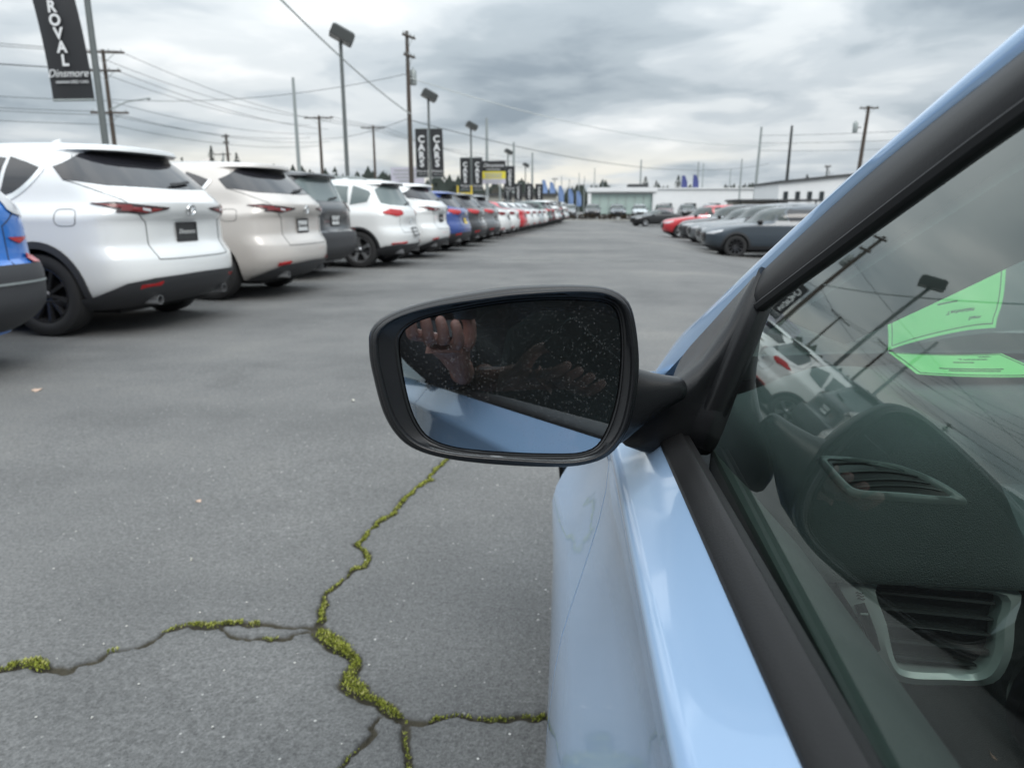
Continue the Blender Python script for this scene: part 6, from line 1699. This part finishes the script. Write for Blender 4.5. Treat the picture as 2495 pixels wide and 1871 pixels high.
def bare(seed, h, r0):
    r = random.Random(seed); b = MB()
    def br(p, d, l, rad, k):
        q = p + d * l; b.tube([p, (p + q) / 2 + Vector((r.gauss(0, .03 * l), r.gauss(0, .03 * l), 0)), q], [rad, rad * .8, rad * .6], 4, cap=False)
        if k == 0: return
        for _ in range(3 if k > 1 else 4):
            dd = (d + Vector((r.gauss(0, .55), r.gauss(0, .55), r.gauss(.15, .35)))).normalized(); br(p.lerp(q, r.uniform(.55, 1)), dd, l * r.uniform(.55, .8), rad * .55, k - 1)
    br(Vector((0, 0, h * .2)), Vector((0, 0, 1)), h * .28, .12, 4)
    return b.mesh('crown', M['twig'], smooth=False, fix=False)
CM = [conifer(3, 12, 2.6), conifer(8, 9, 2.4), conifer(15, 7, 2.3)]; BM_ = [bare(4, 9, 3), bare(9, 8, 3)]
TR = [(-66, 130, 0, 1.02, 'tallest dark conifer left of the flood lamp, above the pearl beige SUV'), (-72.8, 132, 1, 1.15, 'dark conifer with ragged top behind the twin floodlight pole'), (-69.5, 135, 2, 1.2, 'low dark conifer just left of the tallest conifer'),
      (-60.4, 128, 1, 1.2, 'dark conifer next right of the tallest conifer'), (-58, 133, 2, 1.25, 'short dark conifer second right of the tallest conifer'), (-54.5, 130, 1, 1.0, 'dark conifer above the back of the pearl beige SUV'), (-51.8, 132, 2, 1.15, 'low conifer left of the plain grey pole'),
      (-28.4, 131, 1, .86, 'single dark conifer between the two pairs of banners'), (17.2, 128, 2, .95, 'dark conifer behind the navy banners'), (12.8, 140, 2, 1.0, 'conifer behind the showroom roof'), (15.0, 142, 2, .9, 'small conifer above the long white wall'), (28.5, 95, 2, .75, 'small conifer behind the workshop roof')]
for x, y, k, s, l in TR:
    o = empty('conifer_tree', (x, y, 0)); o.scale = (s, s, s); tag(o, l, 'tree', 'trees on the horizon')
    link('crown', CM[k], o); b = MB(); b.tube([(0, 0, 0), (0, 0, (11, 8, 6)[k])], [.22, .04], 8); b.build('trunk', M['wood'], o)
BT = [(-47, 126, 0, .95, 'bare brown tree left of the long crossarm pole'), (-43.5, 128, 1, .9, 'bare brown tree right of the long crossarm pole'), (-40, 124, 0, .8, 'low bare tree left of the flood lamp pole'), (-34, 130, 1, .85, 'bare tree behind the lilac billboard'), (-31.5, 128, 0, .9, 'bare tree left of the large banners'),
      (20.5, 124, 1, .75, 'bare bush above the long white wall'), (30.2, 92, 0, .68, 'bare brown bush behind the sloping workshop roof'), (-14, 120, 1, .8, 'bare tree behind the second pair of banners'), (-63.5, 128, 1, .9, 'bare tree beside the tallest conifer')]
for x, y, k, s, l in BT:
    o = empty('bare_tree', (x, y, 0)); o.scale = (s, s, s); tag(o, l, 'tree', 'bare trees on the horizon')
    link('crown', BM_[k], o); b = MB(); b.tube([(0, 0, -.1), (.05, 0, 1.2), (0, 0, 2.2)], [.24, .18, .14], 8); b.build('trunk', M['wood'], o)
# a wooded rise far behind the street
b = MB(); r = random.Random(77)
for _ in range(9500):
    x = r.uniform(-300, 240); y = 300 + r.uniform(-20, 30)
    hh_ = float(np.interp(x, [-300, -130, -85, -50, -20, 40, 240], [15, 15, 12.5, 10, 8, 6, 8])) + 1.6 * math.sin(x * .21) + 1.4 * math.sin(x * .57 + 2) + 1.1 * math.sin(x * 1.3)
    z = hh_ * r.random() ** .7 + r.uniform(-.3, 1.6); s = r.uniform(.6, 1.8)
    b.add([(x - s, y, z - s), (x + s, y + .5, z - s * .8), (x + .2 * s, y, z + s * 1.3)], [(0, 1, 2)])
tag(b.build('distant_woods', M['needle'], smooth=False, fix=False), 'dark line of distant woods along the horizon', 'woods', kind='stuff')
